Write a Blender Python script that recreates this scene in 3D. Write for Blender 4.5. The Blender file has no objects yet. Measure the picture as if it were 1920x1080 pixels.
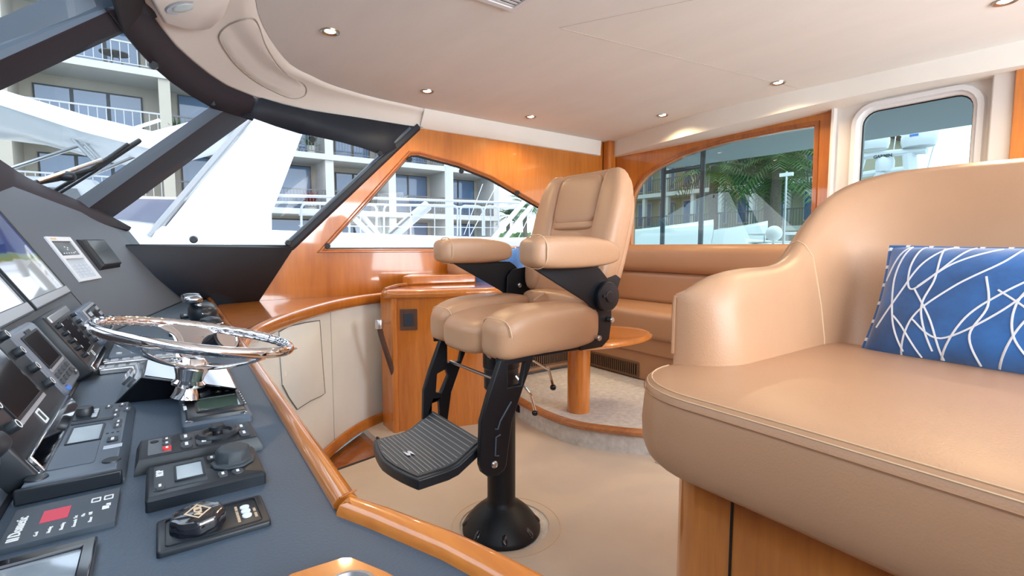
import bpy, bmesh, math, random
from mathutils import Vector, Matrix
from mathutils.geometry import tessellate_polygon
C = bpy.context.scene.collection
PI = math.pi
random.seed(7)
# ---------------------------------------------------------------- camera, sky, exposure
F = 930.0; H = 1.1
PITCH = math.atan(78/F); YAW = math.atan(660/F)
cam_d = bpy.data.cameras.new('camera'); cam = bpy.data.objects.new('camera', cam_d); C.objects.link(cam)
cam_d.sensor_width = 36; cam_d.lens = F/1920*36; cam_d.clip_start = 0.02; cam_d.clip_end = 500
cam.location = (0, 0, H); cam.rotation_euler = (PI/2-PITCH, 0, -YAW)
sc = bpy.context.scene; sc.camera = cam
sc.view_settings.view_transform = 'Standard'; sc.view_settings.look = 'None'
sc.view_settings.gamma = 1.0; sc.view_settings.use_curve_mapping = False
sc.view_settings.exposure = 0.55
sc.cycles.max_bounces = 10; sc.cycles.diffuse_bounces = 6; sc.cycles.glossy_bounces = 5; sc.cycles.transparent_max_bounces = 12
sc.cycles.sample_clamp_indirect = 6.0
w = bpy.data.worlds.new('overcast_sky'); sc.world = w; w.use_nodes = True
wn = w.node_tree; wn.nodes.clear()
wo = wn.nodes.new('ShaderNodeOutputWorld'); wb = wn.nodes.new('ShaderNodeBackground')
wtc = wn.nodes.new('ShaderNodeTexCoord'); wmap = wn.nodes.new('ShaderNodeMapping'); wnz = wn.nodes.new('ShaderNodeTexNoise')
wr = wn.nodes.new('ShaderNodeValToRGB')
wmap.inputs['Scale'].default_value = (1.5, 1.5, 4)
wnz.inputs['Scale'].default_value = 2.2; wnz.inputs['Detail'].default_value = 5
wr.color_ramp.elements[0].position = .35; wr.color_ramp.elements[0].color = (.66, .78, .96, 1)
wr.color_ramp.elements[1].position = .65; wr.color_ramp.elements[1].color = (.92, .96, 1.0, 1)
wn.links.new(wtc.outputs['Generated'], wmap.inputs[0]); wn.links.new(wmap.outputs[0], wnz.inputs[0])
wn.links.new(wnz.outputs[0], wr.inputs[0]); wn.links.new(wr.outputs[0], wb.inputs[0]); wn.links.new(wb.outputs[0], wo.inputs[0])
wb.inputs[1].default_value = 2.6
sun_d = bpy.data.lights.new('veiled_sun', 'SUN'); sun_d.energy = .45; sun_d.angle = math.radians(25); sun_d.color = (1, .96, .9)
sun = bpy.data.objects.new('veiled_sun', sun_d); C.objects.link(sun); sun.rotation_euler = (math.radians(38), 0, math.radians(15))

# added fill lamps out of view, brighter than the window daylight they stand for
for nm, loc, rot, sx, sy, e in (('port_fill_lamp', (1.7, -1.80, 1.45), (math.radians(112), 0, 0), 3.0, .85, 92), ('aft_fill_lamp', (3.25, -1.0, 1.35), (math.radians(100), 0, math.radians(62)), 1.2, 1.3, 38)):
    ld = bpy.data.lights.new(nm, 'AREA'); ld.shape = 'RECTANGLE'; ld.size = sx; ld.size_y = sy; ld.energy = e; ld.color = (.85, .94, 1.0)
    lo = bpy.data.objects.new(nm, ld); C.objects.link(lo); lo.location = loc; lo.rotation_euler = rot

# ---------------------------------------------------------------- helpers
_cp, _sp, _cy, _sy = math.cos(PITCH), math.sin(PITCH), math.cos(YAW), math.sin(YAW)
def at(x, y, X=None, Y=None, Z=None):
    """point on a plane of the cabin seen at photograph pixel x, y"""
    a = (x-960)/F; b = (540-y)/F
    fh = _cp+b*_sp; v = -_sp+b*_cp
    d = Vector((a*_cy+fh*_sy, -a*_sy+fh*_cy, v))
    if X is not None: t = X/d.x
    elif Y is not None: t = Y/d.y
    else: t = (Z-H)/d.z
    return Vector((0, 0, H))+d*t

class MB:
    def __init__(s): s.v = []; s.f = []
    def add(s, vs, fs, M=None):
        n = len(s.v)
        for p in vs:
            p = Vector(p); s.v.append(M @ p if M else p)
        for f in fs: s.f.append([i+n for i in f])
        return s
    def box(s, c, d, M=None):
        x, y, z = c; a, b, e = d[0]/2, d[1]/2, d[2]/2
        vs = [(x+i*a, y+j*b, z+k*e) for k in (-1, 1) for j in (-1, 1) for i in (-1, 1)]
        return s.add(vs, [(0, 2, 3, 1), (4, 5, 7, 6), (0, 1, 5, 4), (2, 6, 7, 3), (0, 4, 6, 2), (1, 3, 7, 5)], M)
    def box2(s, lo, hi, M=None):
        return s.box([(lo[i]+hi[i])/2 for i in range(3)], [hi[i]-lo[i] for i in range(3)], M)
    def prism(s, out, z0, z1, M=None, holes=()):
        loops = [list(out)]+[list(h) for h in holes]
        flat = [p for l in loops for p in l]; n = len(flat)
        tri = tessellate_polygon([[Vector((p[0], p[1], 0)) for p in l] for l in loops])
        vs = [(p[0], p[1], z0) for p in flat]+[(p[0], p[1], z1) for p in flat]
        fs = [tuple(reversed(t)) for t in tri]+[tuple(i+n for i in t) for t in tri]
        k = 0
        for l in loops:
            m = len(l)
            for i in range(m): a, b = k+i, k+(i+1) % m; fs.append((a, b, b+n, a+n))
            k += m
        return s.add(vs, fs, M)
    def rings(s, rings, M=None, cap0=True, cap1=True):
        n = len(rings[0]); vs = [p for r in rings for p in r]; fs = []
        for k in range(len(rings)-1):
            for i in range(n):
                a, b = k*n+i, k*n+(i+1) % n; fs.append((a, b, b+n, a+n))
        if cap0: fs.append(tuple(reversed(range(n))))
        if cap1: fs.append(tuple(range((len(rings)-1)*n, len(rings)*n)))
        return s.add(vs, fs, M)
    def lathe(s, prof, M=None, n=24, sx=1, sy=1):
        return s.rings([[(r*sx*math.cos(2*PI*i/n), r*sy*math.sin(2*PI*i/n), z) for i in range(n)] for r, z in prof], M)
    def cyl(s, p0, p1, r, r1=None, n=12):
        return s.tube([p0, p1], r, n, r1=r1)
    def tube(s, pts, r, n=8, closed=False, r1=None, M=None, flat=1.0, up=None):
        pts = [Vector(p) for p in pts]; m = len(pts); rings = []
        prev = None
        for i in range(m):
            if closed: t = pts[(i+1) % m]-pts[i-1]
            else: t = pts[min(i+1, m-1)]-pts[max(i-1, 0)]
            t.normalize()
            if prev is None:
                u = Vector(up) if up else (Vector((0, 0, 1)) if abs(t.z) < .9 else Vector((1, 0, 0)))
            else: u = prev
            if up: u = Vector(up)
            u = (u-t*u.dot(t)).normalized(); prev = u; v = t.cross(u)
            rr = r if r1 is None else r+(r1-r)*i/(m-1)
            rings.append([pts[i]+(u*math.cos(a)*flat+v*math.sin(a))*rr for a in [2*PI*k/n for k in range(n)]])
        if closed:
            rings.append(rings[0]); return s.rings(rings, M, False, False)
        return s.rings(rings, M)
    def outline(s, out, prof, M=None, cap0=True, cap1=True):
        """closed convexish outline swept through (inset, z) profile"""
        return s.rings([[(p[0], p[1], z) for p in inset(out, d)] for d, z in prof], M, cap0, cap1)
    def pad(s, c, h, e=4.0, M=None, fn=None, res=10, taper=None):
        """rounded cushion: superellipsoid"""
        vs = []; idx = {}; fs = []
        def vert(x, y, z):
            k = (round(x, 4), round(y, 4), round(z, 4))
            if k in idx: return idx[k]
            L = (abs(x)**e+abs(y)**e+abs(z)**e)**(1/e)
            p = Vector((x/L*h[0], y/L*h[1], z/L*h[2]))
            if fn: p = Vector(fn(p))
            idx[k] = len(vs); vs.append(p+Vector(c)); return idx[k]
        for ax in range(3):
            for sg in (-1, 1):
                for i in range(res):
                    for j in range(res):
                        q = []
                        for (a, b) in ((i, j), (i+1, j), (i+1, j+1), (i, j+1)):
                            a = math.sin((2*a/res-1)*PI/2*.85)/math.sin(PI/2*.85); b = math.sin((2*b/res-1)*PI/2*.85)/math.sin(PI/2*.85)
                            p = [0, 0, 0]; p[ax] = sg; p[(ax+1) % 3] = a; p[(ax+2) % 3] = b; q.append(vert(*p))
                        if sg < 0: q.reverse()
                        fs.append(tuple(q))
        return s.add(vs, fs, M)
    def build(s, name, m, parent=None, bevel=0, ang=35, seg=2, smooth=True, sub=0, flip=True):
        me = bpy.data.meshes.new(name); me.from_pydata([tuple(v) for v in s.v], [], s.f)
        bm = bmesh.new(); bm.from_mesh(me)
        bmesh.ops.remove_doubles(bm, verts=bm.verts, dist=1e-6)
        bmesh.ops.recalc_face_normals(bm, faces=bm.faces)
        bm.to_mesh(me); bm.free()
        if smooth:
            for p in me.polygons: p.use_smooth = True
            me.set_sharp_from_angle(angle=math.radians(ang))
        me.materials.append(m)
        o = bpy.data.objects.new(name, me); C.objects.link(o)
        if parent: o.parent = parent
        if bevel:
            b = o.modifiers.new('bevel', 'BEVEL'); b.width = bevel; b.segments = seg; b.limit_method = 'ANGLE'; b.angle_limit = math.radians(40); b.harden_normals = False
        if sub:
            b = o.modifiers.new('sub', 'SUBSURF'); b.levels = sub; b.render_levels = sub
        return o

def inset(out, d):
    n = len(out); r = []
    area = sum(out[i][0]*out[(i+1) % n][1]-out[(i+1) % n][0]*out[i][1] for i in range(n)); sg = 1 if area > 0 else -1
    for i in range(n):
        a, b, c = Vector(out[i-1][:2]), Vector(out[i][:2]), Vector(out[(i+1) % n][:2])
        t1 = (b-a).normalized(); t2 = (c-b).normalized()
        n1 = Vector((-t1.y, t1.x))*sg; n2 = Vector((-t2.y, t2.x))*sg
        m = (n1+n2); L = m.length
        m = n1 if L < 1e-6 else m/L
        k = d/max(.5, m.dot(n1)); r.append((b.x+m.x*k, b.y+m.y*k))
    return r
def rrect(w, h, r, n=4, cx=0, cy=0):
    o = []
    for (sx, sy, a0) in ((1, 1, 0), (-1, 1, 90), (-1, -1, 180), (1, -1, 270)):
        for k in range(n+1):
            a = math.radians(a0+90*k/n); o.append((cx+sx*(w/2-r)+r*math.cos(a), cy+sy*(h/2-r)+r*math.sin(a)))
    return o
def ell(a, b, n=24, cx=0, cy=0): return [(cx+a*math.cos(2*PI*i/n), cy+b*math.sin(2*PI*i/n)) for i in range(n)]
def spline(pts, k=6, closed=False):
    pts = [Vector(p) for p in pts]; n = len(pts); r = []
    rng = range(n if closed else n-1)
    for i in rng:
        if closed: p0, p1, p2, p3 = pts[i-1], pts[i], pts[(i+1) % n], pts[(i+2) % n]
        else: p0, p1, p2, p3 = pts[max(i-1, 0)], pts[i], pts[i+1], pts[min(i+2, n-1)]
        for j in range(k):
            t = j/k; r.append(.5*((2*p1)+(-p0+p2)*t+(2*p0-5*p1+4*p2-p3)*t*t+(-p0+3*p1-3*p2+p3)*t**3))
    if not closed: r.append(pts[-1])
    return r
def frame(o, x, y):
    x = Vector(x).normalized(); y = Vector(y); y = (y-x*y.dot(x)).normalized(); z = x.cross(y)
    M = Matrix.Identity(4)
    for i in range(3): M[i][0], M[i][1], M[i][2], M[i][3] = x[i], y[i], z[i], o[i]
    return M
def tag(o, label=None, cat=None, group=None, kind=None):
    if label: o['label'] = label
    if cat: o['category'] = cat
    if group: o['group'] = group
    if kind: o['kind'] = kind
    return o
def thing(name, label, cat, M=None, group=None, loc=None):
    o = bpy.data.objects.new(name, None); C.objects.link(o); o.empty_display_size = .05
    if M is not None: o.matrix_world = M
    if loc is not None: o.location = loc
    return tag(o, label, cat, group)
def struct(o, label=None):
    o['kind'] = 'structure'
    if label: o['label'] = label
    return o
def copy_tree(o, parent=None):
    c = o.copy(); C.objects.link(c)
    if parent: c.parent = parent
    for ch in list(o.children): copy_tree(ch, c)
    return c
def text(name, s, size, M, m, parent=None, ext=.0004, align='CENTER', bold=0):
    cu = bpy.data.curves.new('txt', 'FONT'); cu.body = s; cu.size = size; cu.extrude = ext; cu.align_x = align; cu.align_y = 'CENTER'; cu.offset = bold; cu.resolution_u = 3
    t = bpy.data.objects.new('txt', cu); C.objects.link(t)
    dg = bpy.context.evaluated_depsgraph_get(); me = bpy.data.meshes.new_from_object(t.evaluated_get(dg)); bpy.data.objects.remove(t)
    me.transform(M); me.materials.clear(); me.materials.append(m)
    o = bpy.data.objects.new(name, me); C.objects.link(o)
    if parent: o.parent = parent
    return o
T = lambda x, y, z=0: Matrix.Translation((x, y, z))

# ---------------------------------------------------------------- materials
def mat(name, col, rough=.5, metal=0, coat=0, spec=.5, bump=0, bscale=200, var=0, vscale=3, emit=None, estr=0, trans=0, sheen=0, vcol=None, stretch=None, alpha=None, croug=.05):
    m = bpy.data.materials.new(name); m.use_nodes = True; nt = m.node_tree; b = nt.nodes['Principled BSDF']; I = b.inputs
    I['Base Color'].default_value = (*col, 1); I['Roughness'].default_value = rough; I['Metallic'].default_value = metal
    I['Coat Weight'].default_value = coat; I['Coat Roughness'].default_value = croug; I['Specular IOR Level'].default_value = spec
    I['Sheen Weight'].default_value = sheen
    if emit: I['Emission Color'].default_value = (*emit, 1); I['Emission Strength'].default_value = estr
    tc = nt.nodes.new('ShaderNodeTexCoord'); mp = nt.nodes.new('ShaderNodeMapping'); nt.links.new(tc.outputs['Object'], mp.inputs[0])
    if stretch: mp.inputs['Scale'].default_value = stretch
    if bump:
        nz = nt.nodes.new('ShaderNodeTexNoise'); nz.inputs['Scale'].default_value = bscale; nz.inputs['Detail'].default_value = 3
        bp = nt.nodes.new('ShaderNodeBump'); bp.inputs['Strength'].default_value = bump; bp.inputs['Distance'].default_value = .002
        nt.links.new(mp.outputs[0], nz.inputs[0]); nt.links.new(nz.outputs[0], bp.inputs['Height']); nt.links.new(bp.outputs[0], I['Normal'])
    if var:
        nz = nt.nodes.new('ShaderNodeTexNoise'); nz.inputs['Scale'].default_value = vscale; nz.inputs['Detail'].default_value = 6; nz.inputs['Roughness'].default_value = .6
        rp = nt.nodes.new('ShaderNodeValToRGB'); nt.links.new(mp.outputs[0], nz.inputs[0]); nt.links.new(nz.outputs[0], rp.inputs[0])
        c2 = vcol or tuple(max(0, c*(1-var)) for c in col)
        rp.color_ramp.elements[0].position = .3; rp.color_ramp.elements[0].color = (*c2, 1)
        rp.color_ramp.elements[1].position = .7; rp.color_ramp.elements[1].color = (*[min(1, c*(1+var*.4)) for c in col], 1)
        nt.links.new(rp.outputs[0], I['Base Color'])
    return m
def wood(name, c1, c2, scale, rough=.28, coat=1.0, knots=1.0):
    m = mat(name, c1, rough, coat=coat); nt = m.node_tree; b = nt.nodes['Principled BSDF']
    mp = [n for n in nt.nodes if n.type == 'MAPPING'][0]; mp.inputs['Scale'].default_value = scale
    a = nt.nodes.new('ShaderNodeTexNoise'); a.inputs['Scale'].default_value = 1.0; a.inputs['Detail'].default_value = 8; a.inputs['Roughness'].default_value = .65; a.inputs['Distortion'].default_value = .25*knots
    f = nt.nodes.new('ShaderNodeTexNoise'); f.inputs['Scale'].default_value = 7.0; f.inputs['Detail'].default_value = 4
    mx = nt.nodes.new('ShaderNodeMix'); mx.data_type = 'FLOAT'; mx.inputs[0].default_value = .35
    rp = nt.nodes.new('ShaderNodeValToRGB'); rp.color_ramp.elements[0].position = .36; rp.color_ramp.elements[0].color = (*c2, 1)
    rp.color_ramp.elements[1].position = .62; rp.color_ramp.elements[1].color = (*c1, 1)
    nt.links.new(mp.outputs[0], a.inputs[0]); nt.links.new(mp.outputs[0], f.inputs[0])
    nt.links.new(a.outputs[0], mx.inputs[2]); nt.links.new(f.outputs[0], mx.inputs[3]); nt.links.new(mx.outputs[0], rp.inputs[0]); nt.links.new(rp.outputs[0], b.inputs['Base Color'])
    return m
def glass(name, tint, k=1.0, ior=1.45):
    m = bpy.data.materials.new(name); m.use_nodes = True; nt = m.node_tree; nt.nodes.clear()
    o = nt.nodes.new('ShaderNodeOutputMaterial'); t = nt.nodes.new('ShaderNodeBsdfTransparent'); g = nt.nodes.new('ShaderNodeBsdfGlossy')
    lw = nt.nodes.new('ShaderNodeLayerWeight'); lw.inputs[0].default_value = .5; pw = nt.nodes.new('ShaderNodeMath'); pw.operation = 'POWER'; pw.inputs[1].default_value = 5
    fr = nt.nodes.new('ShaderNodeMath'); fr.operation = 'MULTIPLY_ADD'; fr.inputs[1].default_value = .93; fr.inputs[2].default_value = ((ior-1)/(ior+1))**2*1.9; mx = nt.nodes.new('ShaderNodeMixShader'); mu = nt.nodes.new('ShaderNodeMath'); mu.operation = 'MULTIPLY'
    t.inputs[0].default_value = (*tint, 1); g.inputs['Roughness'].default_value = .0; nt.links.new(lw.outputs['Facing'], pw.inputs[0]); nt.links.new(pw.outputs[0], fr.inputs[0]); mu.inputs[1].default_value = k
    nt.links.new(fr.outputs[0], mu.inputs[0]); nt.links.new(mu.outputs[0], mx.inputs[0]); nt.links.new(t.outputs[0], mx.inputs[1]); nt.links.new(g.outputs[0], mx.inputs[2]); nt.links.new(mx.outputs[0], o.inputs[0])
    return m
LEA = mat('tan_leather', (.52, .295, .170), .36, bump=.25, bscale=260, var=.07, vscale=2.5, spec=.45)
LEA2 = mat('tan_leather_settee', (.41, .225, .125), .4, bump=.2, bscale=260, var=.08, vscale=2)
SEAM = mat('cream_thread', (.68, .47, .29), .6)
OLIP = (.60, .205, .030); DKW = (.42, .12, .014)
WOODH = wood('cherry_wood_horizontal', (.55, .19, .027), (.40, .12, .014), (6, 6, .7))
WOODY = wood('cherry_wood_athwart', (.66, .23, .035), (.50, .15, .02), (14, 1.6, 14))
WOODV = wood('cherry_wood_upright', OLIP, DKW, (9, 9, .9))
WOODD = wood('cherry_wood_dark', (.40, .13, .025), (.22, .055, .01), (10, 10, 1.2))
WOODT = wood('worn_nosing_wood', (.42, .17, .06), (.26, .09, .03), (3, 14, 14), rough=.4, coat=.4)
CREAM = mat('cream_headliner', (.755, .77, .755), .75, bump=.15, bscale=150, var=.04, vscale=6, stretch=(1, .25, 1))
CREAM2 = mat('cream_vinyl', (.78, .76, .71), .55, bump=.12, bscale=180, var=.03, vscale=4)
PANELC = mat('pale_grey_vinyl', (.74, .76, .73), .6, bump=.3, bscale=25, var=.05, vscale=3)
GEL = mat('white_door_gelcoat', (.66, .63, .60), .5)
CANV = mat('tan_canvas', (.55, .46, .375), .8, bump=.3, bscale=12, var=.10, vscale=2.2)
CARP = mat('pale_grey_carpet', (.62, .60, .57), .95, bump=1.0, bscale=420, var=.22, vscale=30)
VIN = mat('charcoal_vinyl', (.055, .082, .118), .48, bump=.25, bscale=300, var=.08, vscale=3, spec=.5)
VINF = mat('slate_vinyl_face', (.080, .097, .125), .55, bump=.2, bscale=320, var=.05, vscale=3)
BLKP = mat('black_trim_vinyl', (.022, .028, .040), .6, spec=.3, bump=.15, bscale=300)
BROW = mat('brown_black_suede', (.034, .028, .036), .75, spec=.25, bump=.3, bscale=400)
MULL = mat('satin_sky_tint_paint', (.085, .12, .165), .40, bump=.08, bscale=300)  # bluish sky reflection is part of this colour
BLK = mat('black_powder_coat', (.007, .009, .013), .42, bump=.2, bscale=500, spec=.35)
BLKG = mat('gloss_black', (.01, .011, .016), .12, coat=.5)
BLKPL = mat('black_plastic', (.012, .016, .022), .36, spec=.4)
GRYPL = mat('slate_plastic', (.075, .10, .135), .36)
GRYL = mat('silver_grey_plastic', (.42, .45, .49), .35, metal=.3)
KEY = mat('key_rubber', (.05, .058, .07), .6)
KEYL = mat('pale_key', (.45, .50, .56), .5)
INK = mat('white_ink', (.75, .78, .8), .6)
REDK = mat('red_key', (.65, .03, .03), .45)
REDD = mat('red_label_patch', (.62, .05, .09), .5)
BLUEK = mat('blue_key', (.08, .22, .65), .4)
CHR = mat('chrome', (.86, .86, .88), .06, metal=1)
STL = mat('brushed_steel', (.62, .62, .63), .28, metal=1)
SCRG = mat('grey_green_lcd', (.10, .16, .13), .08, coat=1)
SCRL = mat('pale_lcd', (.42, .50, .56), .25, coat=.6)
SCRD = mat('dark_screen', (.02, .018, .02), .07, coat=.6)
SCRW = mat('pale_reflection_screen', (.3, .33, .36), .06, coat=.6, emit=(.72, .80, .92), estr=.42)  # glow stands for the windshield reflected in the screen
LAMPE = mat('downlight_lens', (1, .9, .75), .4, emit=(1, .84, .58), estr=9)
WHITE = mat('white_gelcoat', (.86, .87, .88), .3, coat=.3)
WHITE2 = mat('off_white_gelcoat', (.72, .74, .76), .4)
DKWIN = mat('dark_boat_window', (.03, .045, .06), .05, coat=1)
GL_W = glass('windshield_glass', (.88, .93, .95), .35)
GL_B = glass('green_tinted_glass', (.40, .55, .53), .8, 1.5)
GL_D = glass('door_glass', (.40, .52, .53), .5)
# ================================================================ THE CABIN
YW = 3.3; XB = 3.45; YP = -1.9
MY = lambda p: Vector((p[0], 1.4-p[1], p[2]))
# floor, platform
f = MB(); fp = at(940, 990, Z=0); CX, CYY = 1.042, 1.54
f.prism([(-.3, YP), (XB, YP), (XB, YW), (.97, YW), (.97, 2.50), (.60, 2.42), (-.3, 1.9)], -.05, 0, holes=[[(CX+.178*math.cos(2*PI*i/40)+.026, CYY+.178*math.sin(2*PI*i/40)+.016) for i in range(40)]])
struct(f.build('floor', CANV, smooth=False))
f = MB(); f.box((CX, CYY, -.02), (.5, .5, .03)); tag(f.build('floor_carpet', CARP), 'pale carpet showing in the cut-out around the helm chair base', 'carpet')
f = MB(); f.tube([(CX+.215*math.cos(2*PI*i/48)+.03, CYY+.215*math.sin(2*PI*i/48)+.01, .0005) for i in range(48)], .0035, 6, closed=True, flat=.4)
tag(f.build('floor_cover_seam', mat('canvas_hem', (.55, .42, .31), .8)), 'stitched hem of the tan canvas around the chair base cut-out', 'seam')
ZP = .135
riser = spline([(3.3, 2.9), (2.2, 2.92), (1.93, 2.78), (1.835, 2.5), (1.805, 2.2), (1.835, 1.97), (1.95, 1.78), (2.1, 1.61), (2.4, 1.38), (2.9, 1.15), (3.45, 1.05)], 6)
rs = [(p.x, p.y) for p in [Vector((*q, 0)) for q in [(v.x, v.y) for v in riser]]] if False else [(v[0], v[1]) for v in riser]
pl = MB(); pl.prism([(a, b) for a, b in rs]+[(3.45, 3.3), (1.9, 3.3)], 0, ZP)
struct(pl.build('floor_platform', CARP), 'raised dinette platform covered in pale grey carpet')
# carpet dots: nosing
ns = MB(); ns.tube([(x, y, ZP-.016) for x, y in rs[6:]], .028, 10, flat=.75); tag(ns.build('step_nosing', WOODT), 'curved worn wooden nosing along the edge of the carpeted dinette step', 'nosing')
v = MB(); M = frame((1.838, 2.50, .06), (0.05, -1, 0), (0, 0, 1)); v.box((0, 0, -.004), (.085, .05, .012), M)
for k in range(5): v.box((-.032+k*.016, 0, .004), (.006, .038, .004), M)
tag(v.build('step_vent', BLKPL), 'small black vent on the carpeted riser behind the chair post', 'vent')
# floor snap
g = thing('canvas_snap', 'small metal snap at the edge of the tan canvas floor cover', 'snap', loc=(2.03, 1.56, .001))
b = MB(); b.box((0, 0, .002), (.035, .03, .003)); b.build('base_plate', STL, g, bevel=.001)
b = MB(); b.lathe([(.009, .003), (.009, .008), (.006, .010), (0.0005, .010)], n=12); b.build('button', CHR, g)
# ---- ceiling
cedge = spline([(.27, .7), (.28, 1.4), (.312, 1.9), (.353, 2.209), (.437, 2.501), (.608, 2.856), (.87, 3.069), (1.163, 3.169), (1.54, 3.218)], 5)
cedge = [Vector((a[0], a[1])) for a in cedge]
cfull = [Vector((a.x, 1.4-a.y)) for a in reversed(cedge[1:])]+cedge
c = MB(); c.prism([(p.x, p.y) for p in cfull]+[(2.31, 3.258), (3.46, 3.33), (3.46, YP-.05), (1.6, YP-.05)], 2.05, 2.09)
struct(c.build('ceiling', CREAM, smooth=False))
# ceiling panel joints
j = MB()
for a, b in (((1048, 52), (1920, -130)), ((1048, 52), (1500, 166)), ):
    p, q = at(*a, Z=2.05), at(*b, Z=2.05)
    j.tube([(p.x, p.y, 2.0498), (q.x, q.y, 2.0498)], .0012, 6)
struct(j.build('trim_1', mat('joint_shadow_gap', (.45, .40, .35), .8)), 'fine joint between the ceiling panels')
# ---- soffit (cream cove) from the ceiling edge down to the black band
low = [(.02-.12, .7), (-.06, 1.5), (-.03, 1.95), (.02, 2.277), (.099, 2.577), (.263, 2.93), (.377, 3.08), (.496, 3.16), (.753, 3.26), (1.1, 3.285), (1.553, 3.296)]
lows = [Vector((a[0], a[1])) for a in spline(low, 4)]
def resample(pl, n):
    L = [0]
    for a, b in zip(pl, pl[1:]): L.append(L[-1]+(b-a).length)
    r = []
    for k in range(n):
        d = L[-1]*k/(n-1); i = max(0, min(len(pl)-2, next((q for q in range(len(L)-1) if L[q+1] >= d-1e-9), len(pl)-2)))
        t = (d-L[i])/max(1e-9, L[i+1]-L[i]); r.append(pl[i].lerp(pl[i+1], t))
    return r
NS = 44
# pair the two curves by matching knots seen in the photograph
cu = [Vector(p) for p in [(.27, .7), (.28, 1.4), (.312, 1.85), (.353, 2.209), (.437, 2.501), (.608, 2.856), (.75, 2.98), (.87, 3.069), (1.03, 3.13), (1.163, 3.169), (1.54, 3.218)]]
cup = spline(cu, 4); cl = spline([Vector(p) for p in low], 4)
rows = []
for a, b in zip(cup, cl):
    A = Vector((a[0], a[1], 2.052)); B = Vector((b[0], b[1], 1.93)); out = Vector((B.x-A.x, B.y-A.y, 0))
    row = []
    for s_ in (0, .12, .3, .55, .8, .95, 1.0):
        z = 2.052-.122*(s_**1.6)-.012*math.sin(PI*min(1, s_*1.0))
        hshift = out*(s_**.85)
        if s_ == 0: z = 2.052
        if s_ == .12: z = 2.03
        row.append(Vector((A.x+hshift.x, A.y+hshift.y, z)))
    rows.append(row)
full = [[MY(p) for p in r] for r in reversed(rows[1:])]+rows
s = MB(); n = len(full[0])
s.add([p for r in full for p in r], [(k*n+i, k*n+i+1, (k+1)*n+i+1, (k+1)*n+i) for k in range(len(full)-1) for i in range(n-1)])
o = s.build('trim_2', CREAM2, ang=60); m_ = o.modifiers.new('t', 'SOLIDIFY'); m_.thickness = .012; m_.offset = 1
struct(o, 'cream padded soffit curving round above the windshield')
def soff(px, py, dz=.0):
    """point on the soffit under pixel"""
    best = None
    for r in rows[8:]:
        for i in range(len(r)-1):
            for k in range(4):
                p = r[i].lerp(r[i+1], k/4); q = proj(p); d = (q[0]-px)**2+(q[1]-py)**2
                if best is None or d < best[0]: best = (d, p)
    return best[1]+Vector((0, 0, dz))
def proj(p):
    Z = p[2]-H; r = p[0]*_cy-p[1]*_sy; fh = p[0]*_sy+p[1]*_cy; cf = fh*_cp-Z*_sp; u = fh*_sp+Z*_cp
    return 960+F*r/cf, 540-F*u/cf
from mathutils.bvhtree import BVHTree
dg = bpy.context.evaluated_depsgraph_get()
sv = [p for r in full for p in r]; sf = [(k*n+i, k*n+i+1, (k+1)*n+i+1, (k+1)*n+i) for k in range(len(full)-1) for i in range(n-1)]
SB = BVHTree.FromPolygons(sv, sf)
def onsoff(px, py, off=.004):
    d = (at(px, py, Z=1.9)-Vector((0, 0, H))).normalized(); h = SB.ray_cast(Vector((0, 0, H)), d)
    if h[0] is None: return at(px, py, Z=1.97), Vector((0, 0, -1))
    nn = h[1] if h[1].dot(d) < 0 else -h[1]
    return h[0]+nn*off, nn
# hatch outlined in the soffit
hp = [(412, 62), (430, 45), (470, 32), (484, 45), (496, 80), (520, 120), (545, 143), (571, 158), (573, 176), (556, 184), (530, 178), (480, 152), (440, 118), (414, 80)]
loop = [onsoff(x, y, .003)[0] for x, y in [(v[0], v[1]) for v in spline([Vector(p) for p in hp], 4, closed=True)]]
hh = thing('soffit_hatch', 'oblong cream access panel set into the soffit above the windshield', 'hatch')
b = MB(); cpt = sum(loop, Vector())/len(loop); b.add([cpt]+loop+[p+Vector((0, 0, .01)) for p in loop], [(0, i+1, (i+1) % len(loop)+1) for i in range(len(loop))]+[(i+1, i+1+len(loop), (i+1) % len(loop)+1+len(loop), (i+1) % len(loop)+1) for i in range(len(loop))])
b = MB(); NR = 8
rr = []
for k in range(NR+1):
    q = k/NR; rr.append([onsoff(*( (lambda c: (492+(c[0]-492)*q, 108+(c[1]-108)*q))(proj(p)) ), .006 if k < NR else -.002)[0] for p in loop])
nl = len(loop); b.add([p for r in rr for p in r], [(k*nl+i, k*nl+(i+1) % nl, (k+1)*nl+(i+1) % nl, (k+1)*nl+i) for k in range(NR) for i in range(nl)])
b.build('panel', CREAM2, hh)
b = MB(); b.tube(loop, .0028, 6, closed=True); b.build('edge_gap', mat('dark_gap', (.42, .38, .33), .8), hh)
# overhead pod at the top left with a round lamp
pod = thing('overhead_pod', 'cream moulded overhead pod at the top left edge of the soffit', 'pod')
pp = [(262, -40), (287, 8), (300, 30), (340, 42), (370, 45), (392, 40), (418, 18), (440, -40)]
top = [onsoff(x, y, .022)[0] for x, y in pp]; base = [onsoff(x, y, -.01)[0] for x, y in pp]
b = MB(); inner = [p.lerp(sum(top, Vector())/len(top), .06)+Vector((.003, -.003, -.008)) for p in top]
b.rings([base, top, inner]); b.build('shell', CREAM2, pod, bevel=.006, ang=60)
lp, ln = onsoff(334, -6, .034); X_ = Vector((0, 1, 0)); Mx = frame(lp, X_, ln.cross(X_))
lt = thing('reading_lamp', 'round grey-rimmed frosted lamp on the overhead pod', 'lamp', Mx)
b = MB(); b.lathe([(.060, -.014), (.060, .001), (.056, .005), (.044, .005), (.040, .002), (.001, .002)], n=32, sx=1, sy=1); b.build('bezel', GRYL, lt)
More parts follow.
